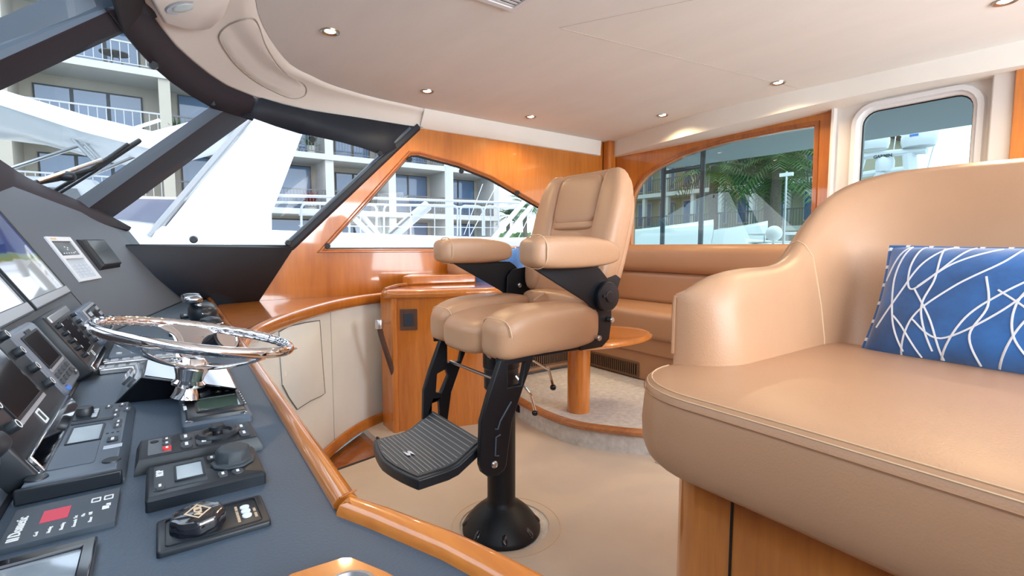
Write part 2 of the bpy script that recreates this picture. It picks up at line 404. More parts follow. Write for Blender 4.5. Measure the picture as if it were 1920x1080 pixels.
b = MB(); b.lathe([(.039, .0), (.034, .006), (.015, .010), (.001, .011)], n=24); b.build('lens', mat('frosted_lens', (.55, .66, .68), .25), lt)
# ---- valances over the wooden walls
va = MB(); pa = [(1.54, 3.218, 3.296, 1.93), (2.0, 3.235, 3.29, 1.928), (2.5, 3.25, 3.285, 1.925), (3.0, 3.262, 3.284, 1.922), (3.31, 3.27, 3.285, 1.920)]
rg = [[(x, y1, 2.055), (x, y1-.003, 2.03), (x, (y1+y2)/2-.004, 1.98), (x, y2-.01, zb+.004), (x, y2, zb), (x, 3.32, zb), (x, 3.34, 2.055)] for x, y1, y2, zb in pa]
va.rings(rg); struct(va.build('trim_3', CREAM2, ang=50), 'cream valance above the starboard wooden wall')
vj = MB(); vj.tube([rows[-1][i]+Vector((.004, -.004, -.001)) for i in range(7)], .0022, 6); struct(vj.build('trim_4', CREAM2), 'upright seam where soffit meets valance')
vb = MB(); pb = [(3.43, 3.285, 1.915), (3.33, 2.85, 1.913), (3.24, 2.45, 1.913), (3.205, 2.15, 1.915), (3.21, 1.644, 1.932), (3.24, 1.344, 1.945), (3.27, 1.0, 1.95), (3.30, .60, 1.938), (3.32, 0, 1.93), (3.32, -1.9, 1.93)]
pbs = spline([Vector(p) for p in pb], 4)
vb.rings([[(p.x+.004, p.y, 2.055), (p.x, p.y, p.z), (p.x+.012, p.y, p.z-.003), (3.47, p.y+.01, p.z-.003), (3.47, p.y+.01, 2.055)] for p in pbs])
struct(vb.build('trim_5', CREAM2, ang=40), 'cream curved valance above the aft bulkhead')
# ---- starboard wooden wall with quarter window
MW = Matrix(((1, 0, 0, 0), (0, 0, -1, YW), (0, 1, 0, 0), (0, 0, 0, 1)))   # local x,y,z -> X,Z,-Y
wA = [(x, z) for x, y, z in [at(*p, Y=YW) for p in ((610, 467), (690, 380), (757, 305), (770, 291), (785, 291), (860, 311), (920, 335), (965, 361), (1030, 399))]]
wA += [(2.95, 1.30), (3.12, 1.18), (3.18, 1.083)]
wAo = [wA[0]]+[(p[0], p[1]) for p in wA[1:]]
wall = [(.395, .70), (.46, .79), (.665, 1.10), (1.494, 1.908), (1.60, 2.02), (3.46, 2.06), (3.46, 0), (1.0, 0), (.395, 0)]
gw = MB(); gw.prism(wall, -.04, 0, MW, holes=[wAo]); struct(gw.build('wall_starboard', WOODH, smooth=False))
fr = MB(); n_ = len(wAo); out_ = inset(wAo, -.030); inn = inset(wAo, .0)
fr.rings([[(p[0], p[1], 0) for p in out_], [(p[0], p[1], .018) for p in inset(wAo, -.025)], [(p[0], p[1], .018) for p in inset(wAo, -.017)], [(p[0], p[1], .006) for p in inset(wAo, -.004)], [(p[0], p[1], -.03) for p in inn]], MW, False, False)
w1 = thing('window_1', None, None); w1['kind'] = 'structure'
fr.build('window_frame', wood('frame_cherry', (.42, .13, .022), (.33, .09, .013), (5, 5, 3)), w1, ang=30)
gk = MB(); gk.tube([MW @ Vector((p[0], p[1], -.028)) for p in inset(wAo, .004)], .006, 6, closed=True); gk.build('gasket', BLK, w1)
gp = MB(); gp.add([MW @ Vector((p[0], p[1], -.03)) for p in wAo], [tuple(range(len(wAo)))]); gp.build('pane', GL_W, w1, smooth=False)
def fastener(par, x, y, pt):
    b = MB(); nv = (Vector((0, 0, H))-pt).normalized(); b.tube([pt+nv*.0, pt+nv*.012, pt+nv*.018], .0195, 12, r1=.014); b.build('window_fastener', BLKPL, par)
for x, y in ((768, 299), (865, 321), (970, 361), (614, 461)): fastener(w1, x, y, at(x, y, Y=YW-.01))
# ---- windshield: panes, mullions, black bands
M3b, M3t = Vector((.665, 3.3, 1.1)), Vector((1.494, 3.3, 1.908))
M2b, M2t = Vector((-.41, 2.87, 1.1)), Vector((.46, 3.16, 1.86))
M1b, M1t = Vector((-.87, 1.78, 1.1)), Vector((.02, 2.13, 1.87))
def curve(pix): return [at(x, y, Z=z) for x, y, z in pix]
g3 = [p for p in curve([(475, 222, 1.82), (515, 236, 1.81), (560, 250, 1.80), (600, 258, 1.78), (640, 267, 1.76), (680, 278, 1.735), (715, 291, 1.705)])]
g2 = curve([(228, 58, 1.83), (255, 92, 1.83), (285, 124, 1.825), (320, 154, 1.82), (355, 178, 1.82), (395, 201, 1.82)])
def pane_between(bot, topc, name, par, m=GL_W):
    b = MB(); k = len(topc)
    bt = [bot[0].lerp(bot[1], i/(k-1)) for i in range(k)]
    b.add(bt+list(topc), [(i, i+1, k+i+1, k+i) for i in range(k-1)]); return b.build(name, m, par)
w2 = thing('window_2', None, None); w2['kind'] = 'structure'; w3 = thing('window_3', None, None); w3['kind'] = 'structure'; w4 = thing('window_4', None, None); w4['kind'] = 'structure'
b3 = M3b.lerp(M3t, 0); t3 = list(g3)
pane_between((M2b, M3b), t3, 'pane', w2)
pane_between((M1b, M2b), g2, 'pane', w3)
g1r = [MY(g2[0])+Vector((.02, 0, 0)), Vector((-.16, .7, 1.83)), g2[0]+Vector((-.05, -.1, .0))]
pane_between((MY(M1b), M1b), g1r, 'pane', w4)
pane_between((MY(M2b), MY(M1b)), [MY(p) for p in reversed(g2)], 'pane', w4); pane_between((MY(M3b), MY(M2b)), [MY(p) for p in reversed(g3)], 'pane', w4)
def band(topl, botl, m, name):
    k = len(botl); b = MB(); tl = resample(topl, k)
    b.add(tl+list(botl), [(i, i+1, k+i+1, k+i) for i in range(k-1)]); o = b.build(name, m, ang=60)
    q = o.modifiers.new('s', 'SOLIDIFY'); q.thickness = .012; return o
lowpt = [Vector((v[0], v[1], 1.933)) for v in cl]
def sub(a, b): # lower soffit edge between pixels
    r = [p for p in lowpt if a <= proj(p)[0] <= b]; return r
struct(band([at(268, 10, Z=1.935)]+sub(285, 480)+[at(488, 195, Z=1.935)], [at(195, 15, Z=1.84)]+g2+[at(470, 225, Z=1.82)], BROW, 'trim_6'), 'dark band above the forward pane')
struct(band([at(455, 186, Z=1.935)]+sub(480, 790)+[Vector((1.56, 3.29, 1.935))], [at(440, 214, Z=1.825)]+g3+[Vector((1.36, 3.29, 1.77)), Vector((1.52, 3.29, 1.93))], BLKP, 'trim_7'), 'black band above the side pane')
struct(band([MY(p) for p in reversed([Vector((-.1, .7, 1.93)), Vector((-.03, 1.95, 1.93)), at(268, 10, Z=1.935)])], [MY(p) for p in reversed([Vector((-.16, .7, 1.83)), g2[0]])], BROW, 'trim_8'))
struct(band([Vector((-.1, .7, 1.93)), Vector((-.06, 1.5, 1.93)), Vector((0, 2.1, 1.93)), at(268, 10, Z=1.935)], [Vector((-.16, .7, 1.83)), Vector((-.1, 1.5, 1.83)), g2[0]], BROW, 'trim_9'))
struct(band([MY(p) for p in reversed(sub(285, 790))], [MY(p) for p in reversed(g2+g3)], BROW, 'trim_10'))
def mullion(a, b, inward, sec, m, name, par=None):
    ax = (b-a).normalized(); nn = Vector(inward); nn = (nn-ax*nn.dot(ax)).normalized(); sd = ax.cross(nn)
    q = MB(); q.rings([[p+sd*s_+nn*d for s_, d in sec] for p in (a, b)]); o = q.build(name, m, par, bevel=.004); return o
sec = [(-.085, -.02), (-.075, .0), (-.02, .05), (.075, .03), (.085, -.02)]
inw = (1, -.9, -.6)
def onpl(x, y, A, B, Cc, k):
    nn = (B-A).cross(Cc-A); d = at(x, y, Z=5)-Vector((0, 0, H)); t = nn.dot(A-Vector((0, 0, H)))/nn.dot(d); return Vector((0, 0, H))+d*(t*k)
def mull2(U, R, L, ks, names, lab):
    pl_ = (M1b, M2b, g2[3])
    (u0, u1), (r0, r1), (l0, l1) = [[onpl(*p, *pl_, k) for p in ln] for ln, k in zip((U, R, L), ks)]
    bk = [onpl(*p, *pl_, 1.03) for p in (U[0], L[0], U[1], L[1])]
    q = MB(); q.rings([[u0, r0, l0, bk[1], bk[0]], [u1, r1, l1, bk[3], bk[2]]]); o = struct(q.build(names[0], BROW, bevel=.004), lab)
    q = MB(); nn = (r0-u0).cross(u1-u0).normalized(); nn = nn if nn.dot(Vector((0, 0, H))-u0) > 0 else -nn; q.add([p+nn*.003 for p in (u0, r0.lerp(u0, .04), r1.lerp(u1, .04), u1)], [(0, 1, 2, 3)]); struct(q.build(names[1], MULL, smooth=False), lab+', side face painted lighter as sky-lit')  # lighter sheet over the side face, sky light put into its colour
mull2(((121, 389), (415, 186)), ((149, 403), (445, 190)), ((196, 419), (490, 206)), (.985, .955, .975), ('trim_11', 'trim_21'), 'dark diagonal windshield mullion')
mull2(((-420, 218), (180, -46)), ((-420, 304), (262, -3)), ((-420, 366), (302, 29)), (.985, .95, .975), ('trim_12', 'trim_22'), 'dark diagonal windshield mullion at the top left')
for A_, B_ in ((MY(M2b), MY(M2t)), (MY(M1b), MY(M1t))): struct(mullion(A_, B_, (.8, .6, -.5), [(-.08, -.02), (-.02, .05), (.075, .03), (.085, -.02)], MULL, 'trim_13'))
# corner post beside the wooden wall: black with an edge strip tinted for its sky reflection
struct(mullion(M3b-(M3t-M3b)*.0+Vector((-.012, -.005, 0)), M3t+Vector((.03, -.005, .04)), (0, -1, 0), [(-.012, -.02), (-.012, .018), (.02, .018), (.045, -.02)], BLKP, 'trim_14'), 'black edge post beside the wooden wall')
o = MB(); o.tube([M3b+Vector((-.03, -.012, .012)), M3t+Vector((-.03, -.012, .012))], .012, 8); struct(o.build('trim_15', MULL))
# glass sill lines
o = MB(); o.tube([M2b, M3b+Vector((0, -.01, 0))], .010, 6); struct(o.build('trim_16', BLK))
def onpane(x, y, A, B, Cc):
    nn = (B-A).cross(Cc-A); d = at(x, y, Z=5)-Vector((0, 0, H)); t = nn.dot(A-Vector((0, 0, H)))/nn.dot(d); return Vector((0, 0, H))+d*(t*.985)
for x, y in ((585, 262), (712, 287), (541, 455), (363, 449)): fastener(w2, x, y, onpane(x, y, M2b, M3b, M3b.lerp(M3t, .75)))
for x, y in ((287, 121), (397, 192)): fastener(w3, x, y, onpane(x, y, M1b, M2b, g2[3]))
# black panel below the side pane
q = MB(); A_, B_, C_, D_, E_ = Vector((-.41, 2.80, 1.112)), Vector((.672, 3.292, 1.10)), Vector((.455, 3.292, .765)), Vector((.10, 3.27, .75)), Vector((-.45, 2.9, .9))
q.add([A_, B_, C_, D_, E_, A_+Vector((-.02, .05, 0)), B_+Vector((0, .03, 0))], [(0, 1, 2, 3), (0, 3, 4)]); o = q.build('wall_forward', BLKP); o.modifiers.new('s', 'SOLIDIFY').thickness = .02; struct(o, 'black vinyl panel between windshield and side locker')
# dash top (under the windshield) hidden behind brow
q = MB(); q.add([(-.43, 2.85, 1.09), (-.88, 1.8, 1.09), (-1.0, .7, 1.09), (-.88, -.4, 1.09), (-.43, -1.45, 1.09), (.0, -1.9, 1.09), (-.38, .3, 1.25), (-.40, 2.1, 1.25)], [(0, 1, 2, 3, 4, 5, 6, 7)]); o = q.build('wall_dash_top', BLKP); o.modifiers.new('s', 'SOLIDIFY').thickness = .01; struct(o, 'black shelf between the dash and the windshield')
# ---- aft bulkhead: wood part with arched window, door part
MB_ = Matrix(((0, 0, -1, XB), (1, 0, 0, 0), (0, 1, 0, 0), (0, 0, 0, 1)))   # local x,y,z -> Y,Z,-X
wB = [(1.518, 1.09), (1.526, 1.862), (1.72, 1.868), (1.9, 1.866), (2.12, 1.862), (2.36, 1.840), (2.5, 1.82), (2.605, 1.79), (2.70, 1.765), (2.79, 1.735), (2.87, 1.695), (2.935, 1.64), (2.985, 1.57), (3.01, 1.5), (3.02, 1.4), (3.02, 1.09)]
q = MB(); q.prism([(1.40, .0), (1.40, 2.06), (3.34, 2.06), (3.34, 0)], -.05, 0, MB_, holes=[wB]); struct(q.build('wall_aft', WOODV if False else WOODH, smooth=False))
w5 = thing('window_5', None, None); w5['kind'] = 'structure'
q = MB(); q.rings([[(p[0], p[1], 0) for p in inset(wB, -.034)], [(p[0], p[1], .012) for p in inset(wB, -.030)], [(p[0], p[1], .012) for p in inset(wB, -.008)], [(p[0], p[1], -.04) for p in wB]], MB_, False, False); q.build('window_frame', WOODD, w5, ang=30)
q = MB(); q.add([MB_ @ Vector((p[0], p[1], -.035)) for p in wB], [tuple(range(len(wB)))]); q.build('pane', GL_B, w5, smooth=False)
q = MB(); q.box((3.40, 3.25, 1.5), (.09, .09, 1.12)); struct(q.build('trim_17', WOODV, bevel=.02, seg=3), 'rounded wooden corner post')
# door part
wd = rrect(.50, .85, .075, 5, 1.010, 1.465)
q = MB(); q.prism([(.68, .0), (.68, 2.06), (1.40, 2.06), (1.40, 0)], -.05, .012, MB_, holes=[wd]); 
d1 = thing('door_1', None, None); d1['kind'] = 'structure'; q.build('door_panel', GEL, d1, smooth=False)
q = MB(); q.rings([[(p[0], p[1], .012) for p in inset(wd, -.052)], [(p[0], p[1], .030) for p in inset(wd, -.045)], [(p[0], p[1], .032) for p in inset(wd, -.020)], [(p[0], p[1], .018) for p in inset(wd, -.012)], [(p[0], p[1], .014) for p in inset(wd, -.003)], [(p[0], p[1], -.03) for p in wd]], MB_, False, False); q.build('window_frame', WHITE2, d1, ang=30)
q = MB(); q.tube([MB_ @ Vector((p[0], p[1], -.012)) for p in inset(wd, .002)], .005, 6, closed=True); q.build('gasket', BLK, d1)
q = MB(); q.add([MB_ @ Vector((p[0], p[1], -.02)) for p in wd], [tuple(range(len(wd)))]); q.build('pane', GL_D, d1, smooth=False)
q = MB(); q.box2((3.40, 1.392, 0), (3.455, 1.412, 2.06)); struct(q.build('trim_18', GEL, bevel=.004), 'pale joint strip between wooden wall and door')
q = MB(); q.box2((3.38, .60, 0), (3.46, .685, 2.06)); struct(q.build('trim_19', GEL, bevel=.008), 'pale door post')
q = MB(); q.box2((3.36, YP, 0), (3.5, .60, 2.06)); struct(q.build('wall_aft_inboard', WOODV, bevel=.004), 'wooden bulkhead beyond the door')
# port side: low wall, big windows
MPW = Matrix(((1, 0, 0, 0), (0, 0, 1, YP), (0, 1, 0, 0), (0, 0, 0, 1)))
q = MB(); q.prism([(-.3, 0), (-.3, 1.05), (.665, 1.1), (1.494, 1.908), (1.6, 2.06), (3.46, 2.06), (3.46, 0)], -.05, 0, MPW, holes=[[(.9, 1.05), (1.5, 1.72), (1.9, 1.85), (3.3, 1.85), (3.3, 1.05)]]); struct(q.build('wall_port', WOODH, smooth=False))
# ---- recessed ceiling lights
def downlight(x, y, label, first=[None]):
    p = at(x, y, Z=2.05) if label or y is not None else None
    if first[0] is None:
        t = thing('recessed_ceiling_light', label, 'ceiling light', group='recessed lights in the cream ceiling')
        b = MB(); b.lathe([(.022, .004), (.030, -.001), (.036, -.005), (.040, -.004), (.041, .001)], n=28); b.build('bezel', mat('warm_steel_rim', (.45, .38, .32), .3, metal=1), t)
        b = MB(); b.lathe([(.024, .001), (.018, -.002), (.001, -.003)], n=20); b.build('lens', LAMPE, t); first[0] = t
    else: t = copy_tree(first[0])
    t.location = (p.x, p.y, 2.049); t['label'] = label
    l = bpy.data.lights.new('bulb', 'SPOT'); l.energy = 16.0; l.color = (1, .72, .40); l.spot_size = math.radians(150); l.spot_blend = .6; l.shadow_soft_size = .02
    lo = bpy.data.objects.new('bulb', l); C.objects.link(lo); lo.location = (p.x, p.y, 2.040)
downlight(619, 59, 'lit recessed light above the helm, leftmost in the ceiling')
downlight(801, 171, 'lit recessed light over the forward end of the starboard wall')
downlight(995, 219, 'lit recessed light above the helm chair, beside the starboard valance')
downlight(1242, 216, 'lit recessed light near the cabin corner, left one along the aft valance')
downlight(1459, 155, 'lit recessed light before the aft valance, above the arched window')
downlight(1885, 2, 'lit recessed light at the top right corner of the picture')
# air vent in the ceiling
p0 = at(955, 4, Z=2.05); vt = thing('ceiling_vent', 'white framed louvred air vent in the ceiling at the top edge', 'vent', T(p0.x-.065, p0.y-.055, 2.047) @ Matrix.Rotation(0, 4, 'Z'))
b = MB(); b.prism(rrect(.24, .20, .02), -.006, .003, holes=[rrect(.19, .15, .008)]); b.build('frame', WHITE2, vt, bevel=.002)
for k in range(7):
    b = MB(); b.box((0, -.066+k*.022, -.0005), (.19, .012, .003), Matrix.Rotation(.0, 4, 'X')); b.build('louvre', WHITE2, vt)
b = MB(); b.box((0, 0, .0025), (.19, .15, .001)); b.build('backing', BLK, vt)
# ================================================================ THE HELM CONSOLE
ZC = .81
con = thing('helm_console', 'charcoal vinyl helm console with sloping dash and varnished wooden edge', 'console', loc=(0, .6, 0))
con_off = Vector((0, -.6, 0))
def cbuild(mb, name, m, **k):
    mb.v = [p+con_off for p in mb.v]; return mb.build(name, m, con, **k)
YI = -1.0
# top and body
tr_in = [Vector((.205, 3.2)), Vector((.192, 2.4)), Vector((.176, 1.6)), Vector((.148, .545))]
low_in = [at(x, y, Z=ZC).xy for x, y in ((637, 964), (700, 988), (760, 1014), (830, 1044), (900, 1082))]+[Vector((.245, .25)), Vector((.25, .0)), Vector((.25, YI))]
topo = [(-.155, YI), (-.155, 2.11), (.105, 3.2)]+[tuple(p) for p in tr_in]+[tuple(p) for p in low_in]
b = MB(); b.prism(topo, .0, ZC); cbuild(b, 'worktop', VIN, bevel=.004)
# vinyl seam across the top
s0, s1, s2 = at(633, 963, Z=ZC), at(400, 1052, Z=ZC), at(200, 1125, Z=ZC)
b = MB(); b.tube([(p.x, p.y, ZC-.0008) for p in (s0, s0.lerp(s1, .5), s1, s2)], .0018, 8, flat=.5); cbuild(b, 'vinyl_seam', VIN)
# wooden edge trim: far run, mitre, near run
def trim_run(inn, wd, name, m):
    b = MB(); rings = []
    n = len(inn)
    for i, p in enumerate(inn):
        t = (inn[min(i+1, n-1)]-inn[max(i-1, 0)]).normalized(); o = Vector((-t.y, t.x))
        if o.x < 0: o = -o
        w_ = wd[i] if isinstance(wd, list) else wd
        sec_ = [(-.004, ZC-.06), (-.004, ZC+.004), (.000, ZC+.010), (.006, ZC+.0125), (w_*.5, ZC+.014), (w_-.008, ZC+.012), (w_-.001, ZC+.006), (w_+.001, ZC-.004), (w_-.002, ZC-.05), (w_-.008, ZC-.06)]
        rings.append([(p.x+o.x*a, p.y+o.y*a, z) for a, z in sec_])
    b.rings(rings); return cbuild(b, name, m, ang=50)
trim_run(tr_in, [.020, .020, .021, .0235], 'wooden_edge_outboard', WOODY)
trim_run([Vector((.151, .532))]+low_in, [.022, .026, .028, .029, .030, .031, .031, .031, .031], 'wooden_edge_inboard', WOODY)
b = MB(); b.tube([(.149, .538, ZC+.0138), (.170, .546, ZC+.0138)], .0012, 5); cbuild(b, 'mitre_joint', WOODD)
# dash face, inner and outer facets
TH = math.radians(60); UP = Vector((-math.cos(TH), 0, math.sin(TH)))
A0 = Vector((-.155, 2.11, ZC)); B0 = A0+UP*.60
E0 = Vector((.105, 3.2, ZC)); E1 = at(240, 431, Y=3.12)
b = MB(); i0 = Vector((-.155, YI, ZC)); i1 = i0+UP*.62
b.add([i0, A0, B0, i1, i0+Vector((-.5, 0, 0)), i1+Vector((-.3, 0, -.05))], [(0, 1, 2, 3)]); o = cbuild(b, 'dash_face_inboard', VINF, smooth=False)
b = MB(); b.add([A0, E0, E1, B0], [(0, 1, 2, 3)]); cbuild(b, 'dash_face_outboard', VINF, smooth=False)
b = MB(); b.tube([A0, B0], .0022, 6); cbuild(b, 'dash_face_seam', BLK)
b = MB(); b.tube([i0, A0, E0], .004, 6); cbuild(b, 'dash_base_seam', BLK)
# brow overhanging the dash
bl = [Vector((-.42, YI, 1.34)), Vector((-.42, 1.0, 1.335)), Vector((-.42, 1.8, 1.295)), at(0, 376, Y=2.20), at(60, 389, Y=2.42), at(120, 403, Y=2.60), at(180, 417, Y=2.80), at(243, 432, Y=3.09)]
bu = [Vector((-.44, YI, 1.46)), Vector((-.45, 1.0, 1.455)), Vector((-.45, 1.7, 1.435)), at(0, 299, Y=2.30), at(52, 333, Y=2.50), at(110, 360, Y=2.67), at(180, 391, Y=2.87), at(243, 424, Y=3.12)]
bl = [Vector(v) for v in spline(bl, 3)]; bu = [Vector(v) for v in spline(bu, 3)]
fw = [Vector((-.42, YI, 1.12)), Vector((-.9, 1.0, 1.12)), Vector((-.85, 1.75, 1.10)), Vector((-.70, 2.2, 1.10)), Vector((-.60, 2.4, 1.10)), Vector((-.50, 2.6, 1.10)), Vector((-.40, 2.80, 1.10)), Vector((-.2, 2.95, 1.10))]
fw = [Vector(v) for v in spline(fw, 3)]
rg = []
for k in range(len(bl)):
    l_, u_, f_ = bl[k], bu[k], fw[k]; fwd = Vector((-.12, .02, 0))
    rg.append([l_+Vector((-.03, .02, -.01)), l_, l_.lerp(u_, .5)+Vector((.008, -.006, .004)), u_, u_+Vector((-.02, .01, .002)), u_.lerp(f_, .5)+Vector((0, 0, -.01)), f_])
b = MB(); b.rings(rg, cap0=False, cap1=False); cbuild(b, 'dash_brow', BROW, ang=60)
# ---------------------------------------------------------------- device kit
FACE = frame(A0, (0, 1, 0), UP)          # x: toward outboard from the seam, y: up the face, z: out
def FM(y, v, z=0): return FACE @ T(y-2.11, v, z)
OF = frame(A0, E0-A0, B0-A0)             # outer facet
def CM(x, y, z=0, rot=0):                # console-top frame at (x,y): local x outboard, local y forward
    return frame(Vector((x, y, ZC+z)), (0, 1, 0), (-1, 0, 0)) @ Matrix.Rotation(rot, 4, 'Z')
def quadframe(pl, pa, pb):
    return frame(pl, pa-pl, pb-pl)
def plate(par, name, m, w_, h_, z0, z1, r=.006, cx=0, cy=0, bevel=.0015, bev_in=0):
    b = MB(); o_ = rrect(w_, h_, r, 3, cx, cy)
    if bev_in: b.outline(o_, [(0, z0), (0, z1-bev_in), (bev_in*.35, z1-bev_in*.3), (bev_in, z1)])
    else: b.prism(o_, z0, z1)
    return b.build(name, m, par, bevel=0 if bev_in else bevel, ang=40)
def knob(par, x, y, z, r, h, m, name='knob', ring=None, dome=True, n=20):
    b = MB(); b.lathe([(r*1.0, z), (r, z+h*.75), (r*.88, z+h), (r*.5, z+h*1.03), (.0003, z+h*1.03)], T(x, y), n); o_ = b.build(name, m, par)
    if ring:
        q = MB(); q.lathe([(r*.80, z+h*1.02), (r*.80, z+h*1.06), (r*.62, z+h*1.06), (r*.62, z+h*1.02)], T(x, y), n); q.build('knob_marking', ring, o_)
    return o_
def key(par, x, y, z, w_, h_, m=KEY, name='key', ink=True, t=.0022):
    b = MB(); b.prism(rrect(w_, h_, min(w_, h_)*.25, 2, x, y), z, z+t); o_ = b.build(name, m, par)
    if ink:
        q = MB(); q.box((x, y, z+t+.0002), (w_*.5, h_*.28, .0004)); q.build('key_marking', INK, o_, smooth=False)
    return o_
def lcd(par, cx, cy, z, w_, h_, m, bez=None, name='screen'):
    b = MB(); b.box((cx, cy, z), (w_, h_, .001)); o_ = b.build(name, m, par, smooth=False)
    if bez:
        q = MB(); q.prism(rrect(w_+bez*2, h_+bez*2, bez, 2, cx, cy), z-.001, z+.0014, holes=[[(cx-w_/2, cy-h_/2), (cx+w_/2, cy-h_/2), (cx+w_/2, cy+h_/2), (cx-w_/2, cy+h_/2)]]); q.build('screen_bezel', BLKPL, par)
    return o_
# ---- big dash displays
def reflection_mat():  # reflection of the outside painted as a glowing colour pattern
    m = mat('reflection_screen', (.02, .02, .02), .04, coat=1); nt = m.node_tree; bs = nt.nodes['Principled BSDF']
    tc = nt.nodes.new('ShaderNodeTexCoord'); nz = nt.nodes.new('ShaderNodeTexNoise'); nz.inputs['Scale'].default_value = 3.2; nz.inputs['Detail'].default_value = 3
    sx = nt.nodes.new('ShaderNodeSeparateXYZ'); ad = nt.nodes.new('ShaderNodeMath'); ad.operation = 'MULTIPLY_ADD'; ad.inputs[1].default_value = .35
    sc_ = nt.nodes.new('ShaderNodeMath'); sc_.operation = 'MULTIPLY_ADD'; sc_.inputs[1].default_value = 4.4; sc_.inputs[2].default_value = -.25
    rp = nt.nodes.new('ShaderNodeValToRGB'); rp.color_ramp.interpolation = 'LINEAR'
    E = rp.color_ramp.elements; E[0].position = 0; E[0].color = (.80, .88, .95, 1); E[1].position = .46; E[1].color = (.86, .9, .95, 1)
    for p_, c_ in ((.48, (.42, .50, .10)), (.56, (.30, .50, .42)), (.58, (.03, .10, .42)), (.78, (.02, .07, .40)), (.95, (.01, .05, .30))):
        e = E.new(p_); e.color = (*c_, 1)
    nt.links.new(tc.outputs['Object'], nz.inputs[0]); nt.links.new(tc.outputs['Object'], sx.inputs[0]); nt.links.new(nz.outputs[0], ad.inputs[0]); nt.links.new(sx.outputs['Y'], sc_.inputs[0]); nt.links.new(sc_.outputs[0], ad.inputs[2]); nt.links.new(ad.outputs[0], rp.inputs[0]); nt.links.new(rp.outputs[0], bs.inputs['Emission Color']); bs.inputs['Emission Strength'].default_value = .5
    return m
REFL_SCR = reflection_mat()
def display(M, w_, h_, label, scr):
    t = thing('navigation_display', label, 'display', M, 'large navigation displays in the dash')
    b = MB(); b.prism([(0, 0), (w_, 0), (w_, h_), (0, h_)], -.002, .006, holes=[[(.006, .026), (w_-.006, .026), (w_-.006, h_-.01), (.006, h_-.01)]]); b.build('frame', BLKPL, t, bevel=.001)
    b = MB(); b.box((w_/2, .014, .0068), (w_-.012, .020, .001)); b.build('lower_bezel', GRYL, t, smooth=False)
    b = MB(); b.box((w_/2, h_/2+.01, .002), (w_-.01, h_-.03, .001)); b.build('screen', scr, t, smooth=False)
display(FM(1.545, .165), .535, .46, 'large flat dash display with reflections painted on its screen, nearest the grey keypad panel', REFL_SCR)
display(FM(.99, .165), .525, .46, 'large flat display with a pale reflection painted on its screen at the left picture edge', SCRW)
# ---- outer facet: silver twin-screen panel and black box
def onOF(x, y):
    d = at(x, y, Z=5)-Vector((0, 0, H)); nn = (E0-A0).cross(B0-A0); t = nn.dot(A0-Vector((0, 0, H)))/nn.dot(d); return Vector((0, 0, H))+d*t
c0, c1, c2, c3 = onOF(148, 530), onOF(188, 523), onOF(128, 443), onOF(82, 445)
Mx = frame(c0, c1-c0, c3-c0); ww = (c1-c0).length; hh_ = (c3-c0).length
t = thing('monitor_panel', 'silver two-screen monitor panel on the outboard dash', 'instrument', Mx)
b = MB(); b.prism([(0, 0), (ww, 0), (ww, hh_), (0, hh_)], -.002, .007, holes=[[(ww*.1, hh_*.07), (ww*.9, hh_*.07), (ww*.9, hh_*.50), (ww*.1, hh_*.50)], [(ww*.1, hh_*.58), (ww*.9, hh_*.58), (ww*.9, hh_*.90), (ww*.1, hh_*.90)]]); b.build('case', mat('silver_panel', (.62, .65, .70), .35), t, bevel=.0015)
b = MB(); b.box((ww*.5, hh_*.285, .001), (ww*.84, hh_*.45, .002)); o = b.build('lower_screen', mat('keypad_screen', (.42, .50, .60), .3), t, smooth=False)
for i in range(5):
    for k in range(4): key(o, ww*(.22+.19*k), hh_*(.11+.065*i), .002, ww*.13, hh_*.04, mat('keypad_cell', (.50, .57, .66), .4) if (i, k) == (0, 0) else bpy.data.materials['keypad_cell'], 'screen_key', ink=False, t=.0008)
b = MB(); b.box((ww*.5, hh_*.74, .001), (ww*.84, hh_*.34, .002)); o = b.build('upper_screen', SCRD, t, smooth=False)
for k, (u, v_) in enumerate(((.3, .64), (.4, .64), (.5, .64), (.6, .64), (.7, .64), (.8, .66), (.55, .72), (.5, .78), (.6, .76))): key(o, ww*u, hh_*v_, .002, ww*.04, hh_*.02, INK, 'indicator', ink=False, t=.0006)
b = MB(); b.box((ww*.24, hh_*.95, .0075), (ww*.2, hh_*.025, .0008)); b.build('badge', mat('amber_badge', (.6, .4, .15), .5), t)
c0, c1, c2, c3 = onOF(184, 503), onOF(218, 498), onOF(195, 459), onOF(159, 459)
Mx = frame(c0, c1-c0, c3-c0); ww = (c1-c0).length; hh_ = (c3-c0).length
t = thing('gauge_box', 'square gloss black gauge box beside the silver monitor panel', 'instrument', Mx)
b = MB(); b.outline([(0, 0), (ww, 0), (ww, hh_), (0, hh_)], [(-.010, -.003), (-.010, .006), (-.002, .014), (0, .022), (.003, .024)]); b.build('case', BLKPL, t, ang=30)
b = MB(); b.box((ww/2, hh_/2, .0245), (ww-.012, hh_-.012, .0012)); b.build('face', BLKG, t)
